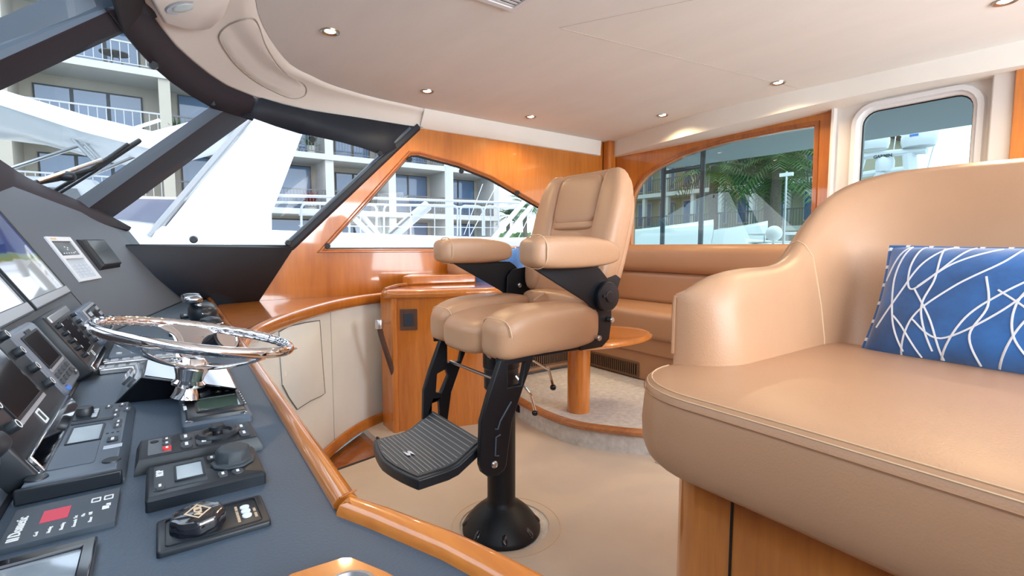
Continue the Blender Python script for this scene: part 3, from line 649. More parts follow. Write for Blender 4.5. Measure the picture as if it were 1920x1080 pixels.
# ---- dash face instruments
def radar_unit(y, v, w_, h_, label, big):
    t = thing('radar_controller', label, 'instrument', FM(y, v), 'black knobbed radar units on the dash')
    plate(t, 'case', BLKPL, w_, h_, 0, .032, .006, w_/2, h_/2, bev_in=.004)
    b = MB(); b.box((w_/2, h_*.91, .0335), (w_*.86, h_*.10, .004)); b.build('upper_strip', STL if not big else GRYPL, t, bevel=.001)
    b = MB(); b.box((w_/2, h_*.06, .0345), (w_*.96, h_*.10, .006)); b.build('lower_grip', CHR, t, bevel=.0015)
    lcd(t, w_*.50, h_*.53, .0322, w_*.50, h_*.54, SCRD, .004)
    b = MB(); b.box((w_*.5, h_*.235, .0325), (w_*.5, h_*.035, .001)); b.build('screen_ledge', GRYL, t)
    for k in range(5):
        for sx in (.12, .88):
            knob(t, w_*sx, h_*(.78-.13*k), .032, h_*.032, .010, BLKPL, ring=INK)
    b = MB(); b.prism(rrect(w_*.07, h_*.09, .002, 2, w_*.5, h_*.165), .032, .0328, holes=[rrect(w_*.05, h_*.065, .001, 1, w_*.5, h_*.165)]); b.build('emblem', INK, t)
radar_unit(1.385, .0, .285, .150, 'black radar unit with two rows of knobs, between the handheld-style unit and the keypad unit', False)
radar_unit(.79, .0, .315, .24, 'larger black radar unit with ringed knobs at the left picture edge', True)
t = thing('autopilot_display', 'dark unit with grey bezel and rubber keypad, second from the left edge of the dash', 'instrument', FM(1.125, .02))
plate(t, 'case', mat('blue_grey_case', (.16, .19, .24), .35), .185, .135, 0, .030, .016, .0925, .0675, bev_in=.006)
lcd(t, .0925, .085, .0305, .120, .060, SCRD, .004)
b = MB(); b.box((.0925, .049, .031), (.13, .007, .001)); b.build('screen_ledge', GRYL, t)
b = MB(); b.box((.0925, .122, .031), (.04, .006, .001)); b.build('badge', BLKPL, t)
for r_ in range(2):
    for k in range(4): key(t, .035+.034*k, .036-.013*r_, .030, .020, .009, KEY, ink=False, t=.003)
key(t, .15, .016, .030, .018, .012, KEY, t=.003); key(t, .035, .009, .030, .016, .009, BLUEK, 'blue_key', ink=False, t=.003)
t = thing('radio_telephone', 'slate unit with small screen ringed by keys, rightmost on the inboard dash', 'instrument', FM(1.70, .012))
plate(t, 'case', mat('slate_blue_case', (.09, .12, .17), .4), .30, .108, 0, .042, .012, .15, .054, bev_in=.008)
plate(t, 'bezel', GRYL, .26, .094, .042, .0445, .010, .155, .054)
plate(t, 'faceplate', BLKPL, .235, .082, .0445, .0455, .008, .160, .054, bevel=0)
lcd(t, .16, .058, .0462, .10, .045, SCRD)
for sx in (.068, .092, .228, .252):
    for k in range(4): key(t, sx, .082-.018*k, .0455, .018, .012, GRYL if sx > .2 else KEYL, ink=False)
for k in range(3): key(t, .12+.04*k, .024, .0455, .025, .011, GRYPL, ink=False)
for k in range(3): key(t, .12+.04*k, .088, .0455, .025, .008, GRYPL, ink=False)
# large black knob handle at the left edge
t = thing('control_handle', 'black rounded handle poking in at the left picture edge below the radar unit', 'handle', FM(.72, .055))
b = MB(); b.tube([(-.05, .015, .0), (-.045, .018, .055)], .009, 12); b.build('stem', BLKPL, t)
b = MB(); b.pad((-.040, .020, .058), (.024, .011, .011), 3); b.build('grip', BLKPL, t)
b = MB(); b.lathe([(.022, .0), (.022, .016), (.015, .02), (.001, .02)], T(.005, .015, .02), 20); b.build('collar', BLKG, t)

# ================================================================ on the console top
# plotter remote panel (light slate, knob, small screen, grille)
w_, h_ = .325, .092
t = thing('sounder_control_panel', 'long slate-grey control panel with a knob, pale screen and keys on the console top', 'instrument', CM(-.052, .762))
b = MB(); b.outline([(0, 0), (w_, 0), (w_, h_), (0, h_)], [(-.004, 0), (-.004, .004), (0, .010), (.004, .018), (.006, .019)]); b.build('case', GRYPL, t, ang=30)
b = MB(); b.box((-.005, h_/2, .009), (.008, h_+.004, .018)); b.build('front_lip', BLKPL, t, bevel=.002)
lcd(t, .165, .047, .0195, .075, .034, SCRL, .0025)
plate(t, 'speaker_grille', GRYPL, .085, .045, .019, .0205, .003, .078, .050)
plate(t, 'knob_base', BLKPL, .058, .030, .019, .0205, .003, .272, .056)
for k in range(4): key(t, .252+.0125*k, .045, .0205, .009, .007, KEYL, ink=False, t=.001)
knob(t, .272, .058, .0205, .0115, .012, BLKPL)
plate(t, 'rocker_key', BLKPL, .012, .050, .019, .0205, .002, .228, .045)
for u, v_ in ((.302, .030), (.302, .012), (.268, .018), (.268, .004), (.240, .018), (.200, .012), (.180, .012)): key(t, u, v_, .019, .018, .009, KEY, t=.0018)
key(t, .115, .014, .019, .020, .012, BLKPL, t=.002)
for k in range(3): key(t, .150, .010+.006*k, .019, .004, .003, BLK, 'sound_slot', ink=False, t=.0006)
b = MB(); b.lathe([(.011, .019), (.0105, .0205), (.0005, .0205)], T(.018, .078), 20); b.build('rubber_cap', BLKPL, t); b = MB(); b.lathe([(.010, .019), (.0095, .0205), (.0005, .0205)], T(.030, .010), 20); b.build('rubber_cap', BLKPL, t)
plate(t, 'nameplate', BLKPL, .042, .012, .019, .0203, .001, .038+.012, .080)
text('brand_lettering', 'FURUNO', .0095, T(.050, .080, .0206), INK, t, bold=.0003)
b = MB(); b.box((.085, .012, .0196), (.012, .02, .0008)); b.build('worn_label', KEYL, t)
# thermostat-like flat panel with a red patch
w_, h_ = .088, .088
t = thing('climate_control_panel', 'flat charcoal panel with white lettering and a red square, bottom left of the console', 'instrument', CM(-.051, .641))
plate(t, 'case', mat('panel_charcoal', (.05, .065, .085), .45), w_, h_, 0, .006, .001, w_/2, h_/2, bevel=.001)
text('brand_lettering', 'Dometic', .0125, T(.042, .0785, .0062), INK, t, bold=.0002)
b = MB(); b.box((.0115, .0785, .0063), (.0025, .009, .0004)); b.box((.0155, .0785, .0063), (.0025, .009, .0004)); b.build('brand_mark', INK, t, smooth=False)
b = MB(); b.box((.052, .052, .0063), (.028, .022, .0006)); b.build('red_patch', REDD, t, smooth=False)
for k, s_ in enumerate(('Cool', 'Heating', 'Humidity', 'Fan mode')): text('small_lettering', s_, .0042, T(.010, .062-.0095*k, .0062), INK, t, align='LEFT')
text('small_lettering', 'Power', .0042, T(.012, .021, .0062), INK, t, align='LEFT')
for k, s_ in enumerate(('Set', 'On', 'Off')): text('small_lettering', s_, .0045, T(.030, .034-.006*k+.0, .0062), INK, t, align='LEFT')
for k in range(2):
    b = MB(); b.prism(rrect(.011, .0085, .001, 2, .066, .020-.011*k), .006, .0066, holes=[rrect(.0085, .006, .0008, 2, .066, .020-.011*k)]); b.build('key_outline', INK, t)
b = MB(); b.box((.040, .010, .0063), (.008, .006, .0005)); b.box((.046, .008, .0063), (.006, .004, .0005)); b.build('white_symbol', INK, t, smooth=False)
# framed screen at the bottom left corner
t = thing('framed_console_screen', 'glossy black-framed screen lying in the console at the bottom left corner', 'display', CM(-.062, .40))
w_, h_ = .212, .12
b = MB(); b.prism([(0, 0), (w_, 0), (w_, h_), (0, h_)], 0, .009, holes=[[(.014, .011), (w_-.014, .011), (w_-.014, h_-.011), (.014, h_-.011)]]); b.build('frame', BLKG, t, bevel=.002)
b = MB(); b.box((w_/2, h_/2, .005), (w_-.026, h_-.020, .002)); b.build('screen', mat('glossy_blank_screen', (.30, .36, .42), .05, coat=1, var=.25, vscale=12), t, smooth=False)
# spotlight remote: flat panel, lobed disc knob
t = thing('searchlight_control', 'flat black panel with a scalloped disc knob and three white dots, lowest on the console', 'instrument', CM(.082, .548))
w_, h_ = .068, .098
plate(t, 'case', BLKPL, w_, h_, 0, .006, .004, w_/2, h_/2, bev_in=.002)
b = MB(); b.prism(rrect(w_*.82, h_*.86, .004, 2, w_/2, h_/2), .0055, .0072, holes=[rrect(w_*.80, h_*.845, .004, 2, w_/2, h_/2)]); b.build('raised_rim', BLKPL, t)
kx, ky = w_*.50, h_*.64
b = MB(); n = 48; prof = [(.0, .006), (.0, .016), (.0018, .0195), (.0045, .0205)]
oo = [((.0235+.0014*abs(math.sin(4.5*2*PI*i/n)))*math.cos(2*PI*i/n)+kx, (.0235+.0014*abs(math.sin(4.5*2*PI*i/n)))*math.sin(2*PI*i/n)+ky) for i in range(n)]
b.outline(oo, prof); o = b.build('disc_knob', BLKG, t)
em = mat('gold_ink', (.65, .5, .35), .5)
b = MB()
b.prism([(kx-.016, ky), (kx, ky+.012), (kx+.016, ky), (kx, ky-.012)], .0205, .0209, holes=[[(kx-.0135, ky), (kx, ky+.0100), (kx+.0135, ky), (kx, ky-.0100)]])
b.build('emblem_outline', em, o, smooth=False)
text('emblem_lettering', 'ACR', .0095, T(kx, ky-.0005, .0208), em, o, bold=.0003)
for k in range(3): 
    b = MB(); b.lathe([(.0046, .006), (.0046, .0074), (.0005, .0074)], T(w_*.5+(k-1)*.0098, h_*.20), 16); b.build('touch_dot', mat('pale_dot', (.70, .78, .82), .4) if k == 0 else bpy.data.materials['pale_dot'], t)
for k, s_ in enumerate(('POWER', 'POINT', 'BEAM', 'SPEED', 'PAN')): text('small_lettering', s_, .0038, T(w_*.5+(k % 3-1)*.0125, h_*(.28 if k < 3 else .115), .0062), em, t)
# RD panel: round capped knob, small lcd
t = thing('thruster_remote', 'black panel with a rubber-capped dome knob and small grey screen', 'instrument', CM(.094, .652))
w_, h_ = .098, .120
b = MB(); b.outline(rrect(w_, h_, .004, 3, w_/2, h_/2), [(0, 0), (0, .012), (.003, .016), (.004, .0165)]); b.build('case', BLKPL, t, ang=30)
plate(t, 'inlay', mat('inlay_black', (.035, .045, .055), .3), w_-.024, .052, .0165, .0175, .001, w_/2+.002, h_-.034, bevel=0)
lcd(t, w_*.52, h_*.64, .0178, .045, .026, SCRL, .0025)
text('brand_lettering', 'RDP', .010, T(w_*.65, h_-.014, .0176) @ Matrix.Rotation(0, 4, 'Z'), INK, t, bold=.0003)
key(t, w_*.22, h_-.014, .0175, .014, .009, KEY)
for u, v_ in ((.18, .37), (.80, .43)): key(t, w_*u, h_*v_, .0165, .014, .010, KEY)
for u, v_ in ((.18, .24), (.50, .33), (.82, .25)): 
    b = MB(); b.lathe([(.008, .0165), (.0078, .018), (.0005, .0182)], T(w_*u, h_*v_), 18, sx=1, sy=.8); o = b.build('oval_key', KEY, t); q = MB(); q.box((w_*u, h_*v_, .0184), (.006, .003, .0005)); q.build('key_marking', INK, o)
kx, ky = w_*.52, h_*.0+.030
b = MB(); b.lathe([(.025, .0165), (.0255, .019), (.0205, .021), (.0195, .033), (.017, .0365), (.008, .0375), (.0005, .0375)], T(kx, ky), 9); b.build('capped_knob', mat('rubber_cap_black', (.03, .04, .05), .6), t, bevel=.002)
# remote with joystick ring and red key
t = thing('joystick_remote', 'narrow black keypad with a joystick in a raised ring and one red key', 'instrument', CM(.108, .768))
w_, h_ = .090, .148
b = MB(); b.outline([(0, 0), (w_, 0), (w_, h_), (0, h_)], [(0, 0), (.001, .006), (.006, .018), (.008, .019)]); b.build('case', BLKPL, t, ang=25)
plate(t, 'end_inlay', mat('grey_inlay', (.12, .14, .16), .4), .060, .026, .019, .0197, .001, w_/2, h_-.028, bevel=0)
for k, (u, m_) in enumerate(((.28, REDK), (.50, KEY), (.70, KEY))): key(t, w_*u, h_-.036, .0197, .012, .010, m_, 'red_key' if k == 0 else 'key')
b = MB(); b.lathe([(.005, .0195), (.005, .0205), (.0005, .0205)], T(w_*.70, h_-.022), 16); b.build('sensor', BLK, t)
for u in (.30, .66):
    key(t, w_*u, h_-.058, .019, .024, .013, KEY); key(t, w_*u, h_-.078, .019, .026, .018, KEY)
for u in (.32, .66): key(t, w_*u, .020, .019, .022, .012, KEY)
kx, ky = w_*.5, .052
b = MB(); b.lathe([(.027, .019), (.027, .022), (.024, .0255), (.019, .0255), (.0165, .0215), (.013, .0205), (.0115, .020), (.0005, .020)], T(kx, ky), 28); b.build('joystick_ring', BLKPL, t)
b = MB(); b.lathe([(.007, .020), (.006, .026), (.0105, .028), (.0105, .033), (.009, .0345), (.0005, .0345)], T(kx, ky), 20); b.build('joystick', BLKPL, t)
# autopilot head with green lcd
t = thing('autopilot_controller', 'black autopilot head with a grey-green screen and large rotary knob beside the wheel pod', 'instrument', CM(.114, .905))
w_, h_ = .190, .098
b = MB(); b.outline(rrect(w_, h_, .006, 3, w_/2, h_/2), [(0, 0), (0, .010), (.002, .013), (.004, .014)]); b.build('case', GRYPL, t, ang=30)
b = MB(); b.outline(rrect(w_-.05, h_-.012, .004, 2, w_/2-.018, h_/2), [(0, .012), (.002, .019), (.004, .020)]); b.build('screen_housing', BLKPL, t, ang=30)
lcd(t, w_/2-.020, h_*.44, .0205, w_*.40, h_*.62, SCRG, .004)
kx, ky = w_*.80, h_*.72
b = MB(); b.lathe([(.020, .014), (.022, .016), (.0215, .026), (.0195, .0275), (.001, .0275)], T(kx, ky), 28); b.build('rotary_knob', BLKPL, t)
for i in range(2):
    for k in range(3): key(t, w_*(.82+.07*(k-1)) if i == 0 else w_*(.82+.07*(k-1)), h_*(.36-.15*i), .014, .010, .010, KEY)
for k in range(6): key(t, w_*(.22+.082*k), h_*.055, .0195, .010, .006, KEY, ink=True)
for x_, y_ in ((.010, h_-.010), (.010, .012)):
    b = MB(); b.lathe([(.0055, .013), (.0055, .016), (.003, .017), (.0003, .017)], T(x_, y_), 14); b.build('screw', CHR, t)
b = MB(); b.lathe([(.003, .014), (.003, .015), (.0003, .015)], T(w_*.62, h_*.93), 12); b.build('light_sensor', INK, t)
text('brand_lettering', 'SIMRAD', .007, T(w_*.38, h_*.93, .0205), INK, t)
# ---- wheel pod
t = thing('steering_pod', 'glossy black wedge-shaped pod carrying the steering wheel', 'pod', loc=(.02, 1.2, ZC))
_b = [at(213, 758, Z=ZC), at(440, 735, Z=ZC)]; bs = [(_b[0].x, _b[0].y), (_b[1].x, _b[1].y), (.128, 1.40), (-.07, 1.50)]
_t = [at(266, 706, Z=ZC+.050), at(447, 729, Z=ZC+.040), at(425, 684, Z=ZC+.040), at(273, 676, Z=ZC+.050)]; tp = [(p.x, p.y, p.z-ZC) for p in _t]
b = MB(); b.rings([[(x-.02, y-1.2, 0) for x, y in bs], [(x-.02, y-1.2, z) for x, y, z in tp]]); b.build('housing', BLKG, t, bevel=.003)
b = MB(); b.add([(x-.02+dx, y-1.2+dy, z+.0012) for (x, y, z), (dx, dy) in zip(tp, ((.004, .004), (-.004, .004), (-.004, -.004), (.004, -.004)))], [(0, 1, 2, 3)]); b.build('mirror_top_plate', CHR, t, smooth=False)
b = MB(); Mx = frame(Vector((-.085, .08, .022)), (0, 1, 0), (.045, 0, .05)); b.box((0, 0, .0), (.08, .020, .006), Mx); b.build('slot_trim', CHR, t)
# ---- steering wheel
wc = Vector((.05, 1.019, .943)); nx = Vector((math.sin(.237), -math.sin(.056), 1)).normalized()
Mx = frame(wc, Vector((0, 1, 0)), nx.cross(Vector((0, 1, 0))))
sw = thing('steering_wheel', 'polished chrome steering wheel with finger-grip rim', 'steering wheel', Mx)
R = .147; n = 144; b = MB(); rings = []
for i in range(n):
    a = 2*PI*i/n; r_ = []
    for k in range(12):
        c = 2*PI*k/12; rad = .0090; ins = .0018*(.5+.5*math.cos(36*a)) if math.cos(c) < -.2 else 0
        r_.append(((R+(rad-ins)*math.cos(c))*math.cos(a), (R+(rad-ins)*math.cos(c))*math.sin(a), (rad-ins)*math.sin(c)))
    rings.append(r_)
rings.append(rings[0]); b.rings(rings, None, False, False); b.build('rim', CHR, sw, ang=80)
# spokes: broad flared blades sinking to the hub
hubz = -.050
for k, a in enumerate((math.radians(4), math.radians(128), math.radians(236))):
    b = MB(); u = Vector((math.cos(a), math.sin(a), 0)); v_ = Vector((-math.sin(a), math.cos(a), 0)); rg = []
    for q in range(13):
        s_ = q/12; r0 = .018+(R-.020)*s_; z = hubz+(0-hubz)*(s_**1.7); wd = .020+.016*abs(2*s_-.9)**2.2+(.034*(max(0, s_-.72)/.28)**2)
        th = .004
        ctr = u*r0+Vector((0, 0, z)); rg.append([ctr+v_*wd*math.cos(c)+Vector((0, 0, th*math.sin(c))) for c in [2*PI*j/12 for j in range(12)]])
    b.rings(rg); b.build('spoke', CHR, sw, ang=60)
b = MB(); b.lathe([(.0005, hubz+.014), (.016, hubz+.012), (.024, hubz+.004), (.027, hubz-.006), (.022, hubz-.020), (.020, hubz-.030)], n=28); b.build('hub', CHR, sw)
Z0 = -(wc.z-ZC-.045)
b = MB(); b.lathe([(.020, hubz-.026), (.026, hubz-.032), (.026, hubz-.036), (.018, hubz-.040), (.020, hubz-.050), (.023, Z0-.02), (.0005, Z0-.02)], n=28); b.build('column', CHR, sw)
# ---- small panel with dial, switch strips, square switches
t = thing('windlass_control_panel', 'small pale grey control panel with a dial near the dash, past the wheel', 'instrument', CM(-.038, 1.60))
w_, h_ = .26, .085
b = MB(); b.outline(rrect(w_, h_, .01, 3, w_/2, h_/2), [(0, 0), (.002, .008), (.006, .012)]); b.build('case', GRYPL, t, ang=30)
b = MB(); b.lathe([(.026, .012), (.026, .016), (.018, .019), (.0005, .019)], T(.14, .045), 24); b.build('dial', KEYL, t)
for u, v_ in ((.03, .06), (.03, .03), (.22, .06), (.22, .025), (.07, .015), (.20, .045)): key(t, u, v_, .012, .018, .012, KEYL if u < .1 else KEY)
for (y0, x0, x1, lab) in ((1.515, .03, -.122, 'silver switch strip on the console top, farther one of the pair'), (1.435, .02, -.124, 'silver switch strip on the console top, nearer one of the pair')):
    t = thing('switch_strip', lab, 'switch panel', CM(x0, y0), 'pair of silver switch strips behind the wheel pod')
    L = x0-x1
    b = MB(); b.box((0.018, L/2, .006), (.036, L, .012)); b.build('bar', STL, t, bevel=.002)
    for k in range(6): 
        b = MB(); b.box((.018, L*(.14+.145*k), .0135), (.024, L*.10, .003)); b.build('switch', GRYL, t, bevel=.001)
    b = MB(); b.box((.018, .004, .0135), (.034, .010, .004)); b.build('end_cap', CHR, t, bevel=.001)
    b = MB(); b.box((.018, L-.004, .0135), (.034, .010, .004)); b.build('end_cap', CHR, t, bevel=.001)
for (x_, y_, lab) in ((.030, 1.97, 'small square black switch with white slot, nearer of two behind the wheel'), (.075, 2.42, 'small square black switch, farther of two near the throttle levers')):
    t = thing('square_switch', lab, 'switch', CM(x_, y_)); b = MB(); b.box((0, 0, .005), (.09, .034, .010)); b.build('body', BLKPL, t, bevel=.002); b = MB(); b.box((0, 0, .0105), (.05, .010, .001)); b.build('slot', GRYL, t)
# ---- throttle control
t = thing('engine_throttle_control', 'black and chrome throttle head at the far end of the console', 'throttle', loc=(.13, 2.3, ZC))
b = MB(); b.pad((0, 0, .03), (.050, .10, .038), 3); b.build('housing', BLKPL, t)
for s_ in (-1, 1):
    b = MB(); b.tube([(-.0, s_*.06, .04), (-.015, s_*.06, .065), (-.03, s_*.05, .080)], .010, 10); b.build('lever', CHR, t)
    b = MB(); b.pad((-.035, s_*.048, .088), (.034, .05, .018), 3); b.build('lever_knob', mat('smoky_chrome', (.45, .47, .5), .12, metal=1) if s_ < 0 else bpy.data.materials['smoky_chrome'], t)
b = MB(); b.lathe([(.012, 0), (.012, .006), (.0005, .006)], frame(Vector((.0, -.105, .045)), (1, 0, 0), (0, 0, 1)), 16); b.build('pivot_cap', CHR, t)
# ---- round compass-like cups behind the wheel
t = thing('drink_holder', 'round black cup with chrome lip and blue inside, behind the steering wheel', 'cup holder', frame(Vector((.118, 1.62, ZC+.012)), (.75, .65, 0), (-.30, .35, .85)))
b = MB(); b.lathe([(.001, -.025), (.030, -.02), (.040, .03), (.040, .045), (.034, .047), (.030, .040), (.026, .010), (.0005, .010)], n=28); b.build('shell', BLKG, t)
b = MB(); b.lathe([(.033, .045), (.034, .049), (.030, .049), (.029, .044)], n=28); b.build('lip', CHR, t)
b = MB(); b.lathe([(.029, .032), (.0005, .034)], n=24); b.build('blue_disc', mat('deep_blue_disc', (.03, .10, .25), .2, coat=1), t)
t = thing('horn_button_pod', 'low round black cap beside the throttle head at the console edge', 'cap', loc=(.135, 2.02, ZC))
b = MB(); b.lathe([(.038, 0), (.038, .025), (.030, .038), (.010, .045), (.0005, .045)], n=24); b.build('shell', BLKPL, t)
b = MB(); b.lathe([(.039, .018), (.041, .020), (.039, .023)], n=24); b.build('ring', CHR, t)
# ---- wooden plate with white ring at the bottom edge
pp_ = [at(x, y, Z=ZC+.012) for x, y in ((520, 1092), (545, 1074), (640, 1044), (660, 1043), (725, 1070), (760, 1090), (700, 1200), (560, 1200))]
t = thing('wooden_gauge_plate', 'varnished wooden plate with a pale round ring, cut off by the bottom picture edge', 'plate', loc=(pp_[2].x, pp_[2].y, ZC))
b = MB(); b.outline([(p.x-pp_[2].x, p.y-pp_[2].y) for p in pp_], [(-.002, 0), (-.002, .008), (.001, .012)]); b.build('plate', WOODY, t, bevel=.001)
rc = at(655, 1110, Z=ZC+.012)-pp_[2]
b = MB(); b.lathe([(.022, .0), (.022, .004), (.018, .005), (.0175, .001), (.0005, .001)], T(rc.x, rc.y, .012), 32); b.build('ring', STL, t)
# ================================================================ SIDE LOCKER, SHELF AND CABINET
cv = [Vector(p) for p in [(.17, 1.55), (.215, 1.8), (.278, 2.023), (.39, 2.24), (.514, 2.428), (.66, 2.62), (.815, 2.79), (.98, 2.92), (1.20, 3.03)]]
cvs = [Vector((v[0], v[1])) for v in spline(cv, 4)]
lk = thing('side_locker', 'curved pale vinyl side locker under a varnished wooden shelf, left of the wooden cabinet', 'locker', loc=(.6, 2.6, 0))
LO = Vector((-.6, -2.6, 0))
def lb(mb, name, m, **k):
    mb.v = [p+LO for p in mb.v]; return mb.build(name, m, lk, **k)
b = MB(); n = len(cvs)
b.add([(p.x, p.y, 0) for p in cvs]+[(p.x, p.y, .79) for p in cvs], [(i, i+1, n+i+1, n+i) for i in range(n-1)]); o = lb(b, 'vinyl_front', PANELC, ang=60)
b = MB(); b.prism([(p.x, p.y) for p in cvs]+[(1.20, 3.29), (.46, 3.29), (.26, 3.20), (.17, 2.6), (.14, 1.55)], .755, .775); lb(b, 'shelf', WOODH, smooth=False)
b = MB(); rg = []
for i, p in enumerate(cvs):
    t_ = (cvs[min(i+1, n-1)]-cvs[max(i-1, 0)]).normalized(); o_ = Vector((t_.y, -t_.x))
    rg.append([(p.x+o_.x*a, p.y+o_.y*a, z) for a, z in ((-.035, .774), (-.035, .790), (-.028, .802), (.0, .812), (.014, .806), (.018, .795), (.018, .77), (.012, .752), (-.0, .748), (-.035, .75))])
b.rings(rg); lb(b, 'shelf_edge', WOODH, ang=60)
def oncv(px, py, off=.004):
    best = None
    for i in range(n-1):
        for q in range(24):
            p = cvs[i].lerp(cvs[i+1], q/24); x_, y_ = proj((p.x, p.y, .5))
            # horizontal direction match
            d = at(px, py, Z=0)-Vector((0, 0, H)) if py > 470 else None
            k = p.x/d.x; e = abs(p.y-d.y*k)
            if best is None or e < best[0]:
                t_ = (cvs[i+1]-cvs[i]).normalized(); o_ = Vector((t_.y, -t_.x)); best = (e, Vector((p.x+o_.x*off, p.y+o_.y*off, H+d.z*k)))
    return best[1]
dl = [(522, 622), (540, 612), (570, 605), (598, 601), (601, 640), (604, 690), (608, 737), (600, 743), (580, 752), (556, 768), (540, 745), (528, 722), (524, 670)]
dp = [oncv(x, y, .0035) for x, y in dl]
b = MB(); cc = sum(dp, Vector())/len(dp); cc = oncv(*proj(cc), .008)
b.add([cc]+[p.lerp(cc, .04)+(cc-oncv(*proj(cc), .003))*.6 for p in dp]+dp, [(0, i+1, (i+1) % len(dp)+1) for i in range(len(dp))]+[(i+1, i+1+len(dp), (i+1) % len(dp)+1+len(dp), (i+1) % len(dp)+1) for i in range(len(dp))])
dr = lb(b, 'door', PANELC, ang=60)
b = MB(); b.tube([p for p in dp[:-1]], .0028, 6); b.v = [p+LO for p in b.v]; b.build('door_gap', mat('locker_gap', (.16, .15, .13), .8), dr)
kp = oncv(530, 700, .006); b = MB(); Mx = frame(kp+LO, (0, 0, 1), (.8, .6, 0)); b.lathe([(.014, -.002), (.013, .004), (.008, .006), (.0003, .004)], Mx, 18); b.build('finger_pull', CREAM2, dr)
sp = [oncv(619, y, .0015) for y in (572, 620, 680, 740, 800, 848)]; sp = [Vector((sp[0].x, sp[0].y, z)) for z in (.75, .5, .3, .05)]
b = MB(); b.tube(sp, .0022, 6); lb(b, 'upright_seam', mat('pale_seam', (.45, .44, .40), .7))
b = MB(); rg = []
for i, p in enumerate(cvs):
    t_ = (cvs[min(i+1, n-1)]-cvs[max(i-1, 0)]).normalized(); o_ = Vector((t_.y, -t_.x))
    rg.append([(p.x+o_.x*a, p.y+o_.y*a, z) for a, z in ((0, 0), (0, .045), (.008, .055), (.022, .052), (.028, .04), (.028, 0))])
b.rings(rg); lb(b, 'toe_rail', WOODH, ang=60)
b = MB(); b.prism([(.10, 1.2), (.60, 2.42), (.97, 2.5), (.97, 2.95), (.66, 2.66), (.5, 2.45), (.28, 2.06), (.1, 1.8)], -.09, -.04); b2 = b
struct(b2.build('floor_well', WOODD, smooth=False), 'dark wooden step well beside the tan floor')
b = MB(); b.tube([(.45, 2.33, -.002), (.60, 2.415, -.002), (.97, 2.495, -.002), (.975, 2.72, -.002)], .009, 6); struct(b.build('trim_20', BLKPL), 'dark edging at the floor edge')
# wooden cabinet with switch
cb = thing('wooden_cabinet', 'varnished wooden cabinet with rounded corner and a small square switch, behind the helm chair', 'cabinet', loc=(1.3, 2.8, 0))
CO = Vector((-1.3, -2.8, 0))
def cbb(mb, name, m, par=None, **k):
    mb.v = [p+CO for p in mb.v]; return mb.build(name, m, par or cb, **k)
cpl = [(1.08, 2.90), (1.078, 2.775), (1.086, 2.752), (1.105, 2.738), (1.15, 2.72), (1.30, 2.655), (1.45, 2.60), (1.60, 2.56), (1.75, 2.56), (1.83, 2.60), (1.88, 2.70), (1.88, 2.90)]
b = MB(); b.prism(cpl, 0, .80); cbb(b, 'body', WOODV, ang=30)
b = MB(); b.tube([(1.100, 2.742, 0), (1.100, 2.742, .80)], .0215, 16); cbb(b, 'corner_post', WOODV)
tpl = [(1.62, 3.27), (1.30, 3.04), (1.12, 2.89), (1.055, 2.81), (1.045, 2.75), (1.07, 2.715), (1.11, 2.700), (1.30, 2.62), (1.45, 2.565), (1.60, 2.525), (1.80, 2.53), (1.89, 2.60), (1.93, 2.72), (1.93, 2.93), (1.80, 3.27)]
b = MB(); b.outline(tpl, [(.008, .800), (.0, .806), (-.003, .822), (.0, .836), (.008, .845), (.02, .847)]); cbb(b, 'top', WOODH, ang=50)
# raised fiddle rail at the back of the top
b = MB(); b.tube([(1.06, 2.77, .85), (1.12, 2.85, .853), (1.20, 2.94, .856), (1.28, 2.98, .858)], .014, 8, flat=.7); cbb(b, 'inner_rail', WOODD)
b = MB(); b.prism([(1.42, 3.27), (1.30, 3.08), (1.34, 3.03), (1.80, 2.97), (1.80, 3.27)], .845, .905); cbb(b, 'raised_ledge', WOODH, bevel=.012, seg=3)
Mx = frame(Vector((1.176, 2.705, .672)), (1.30-1.15, 2.655-2.72, 0), (0, 0, 1))
q = MB(); q.prism(rrect(.10, .125, .003, 1), -.004, .004, M=Mx); q.v = [p+CO for p in q.v]; so = q.build('switch_plate', mat('brown_switch_plate', (.10, .05, .035), .3, coat=.5), cb, bevel=.001)
q = MB(); q.prism(rrect(.052, .075, .003, 1), .004, .009, M=Mx); q.v = [p+CO for p in q.v]; q.build('rocker', mat('dark_blue_rocker', (.03, .04, .06), .35), so, bevel=.001)
# hand rail beside the cabinet
hr = thing('stair_handrail', 'brown leather-wrapped handrail with a silver end cap beside the wooden cabinet', 'handrail', loc=(1.0, 2.71, .66))
b = MB(); b.tube([(.0, 0, -.015), (.008, 0, -.06), (.03, .01, -.13), (.06, .02, -.22), (.10, .04, -.33)], .0155, 12); b.build('grip', mat('brown_leather_wrap', (.085, .04, .028), .6, bump=.6, bscale=300), hr)
b = MB(); b.lathe([(.001, -.028), (.021, -.028), (.022, -.024), (.022, .018), (.019, .024), (.001, .024)], T(-.002, 0, .003), 24); b.build('end_cap', STL, hr)
b = MB(); b.tube([(0, 0, .0), (.10, .05, .0)], .005, 8); b.build('wall_bracket', STL, hr)
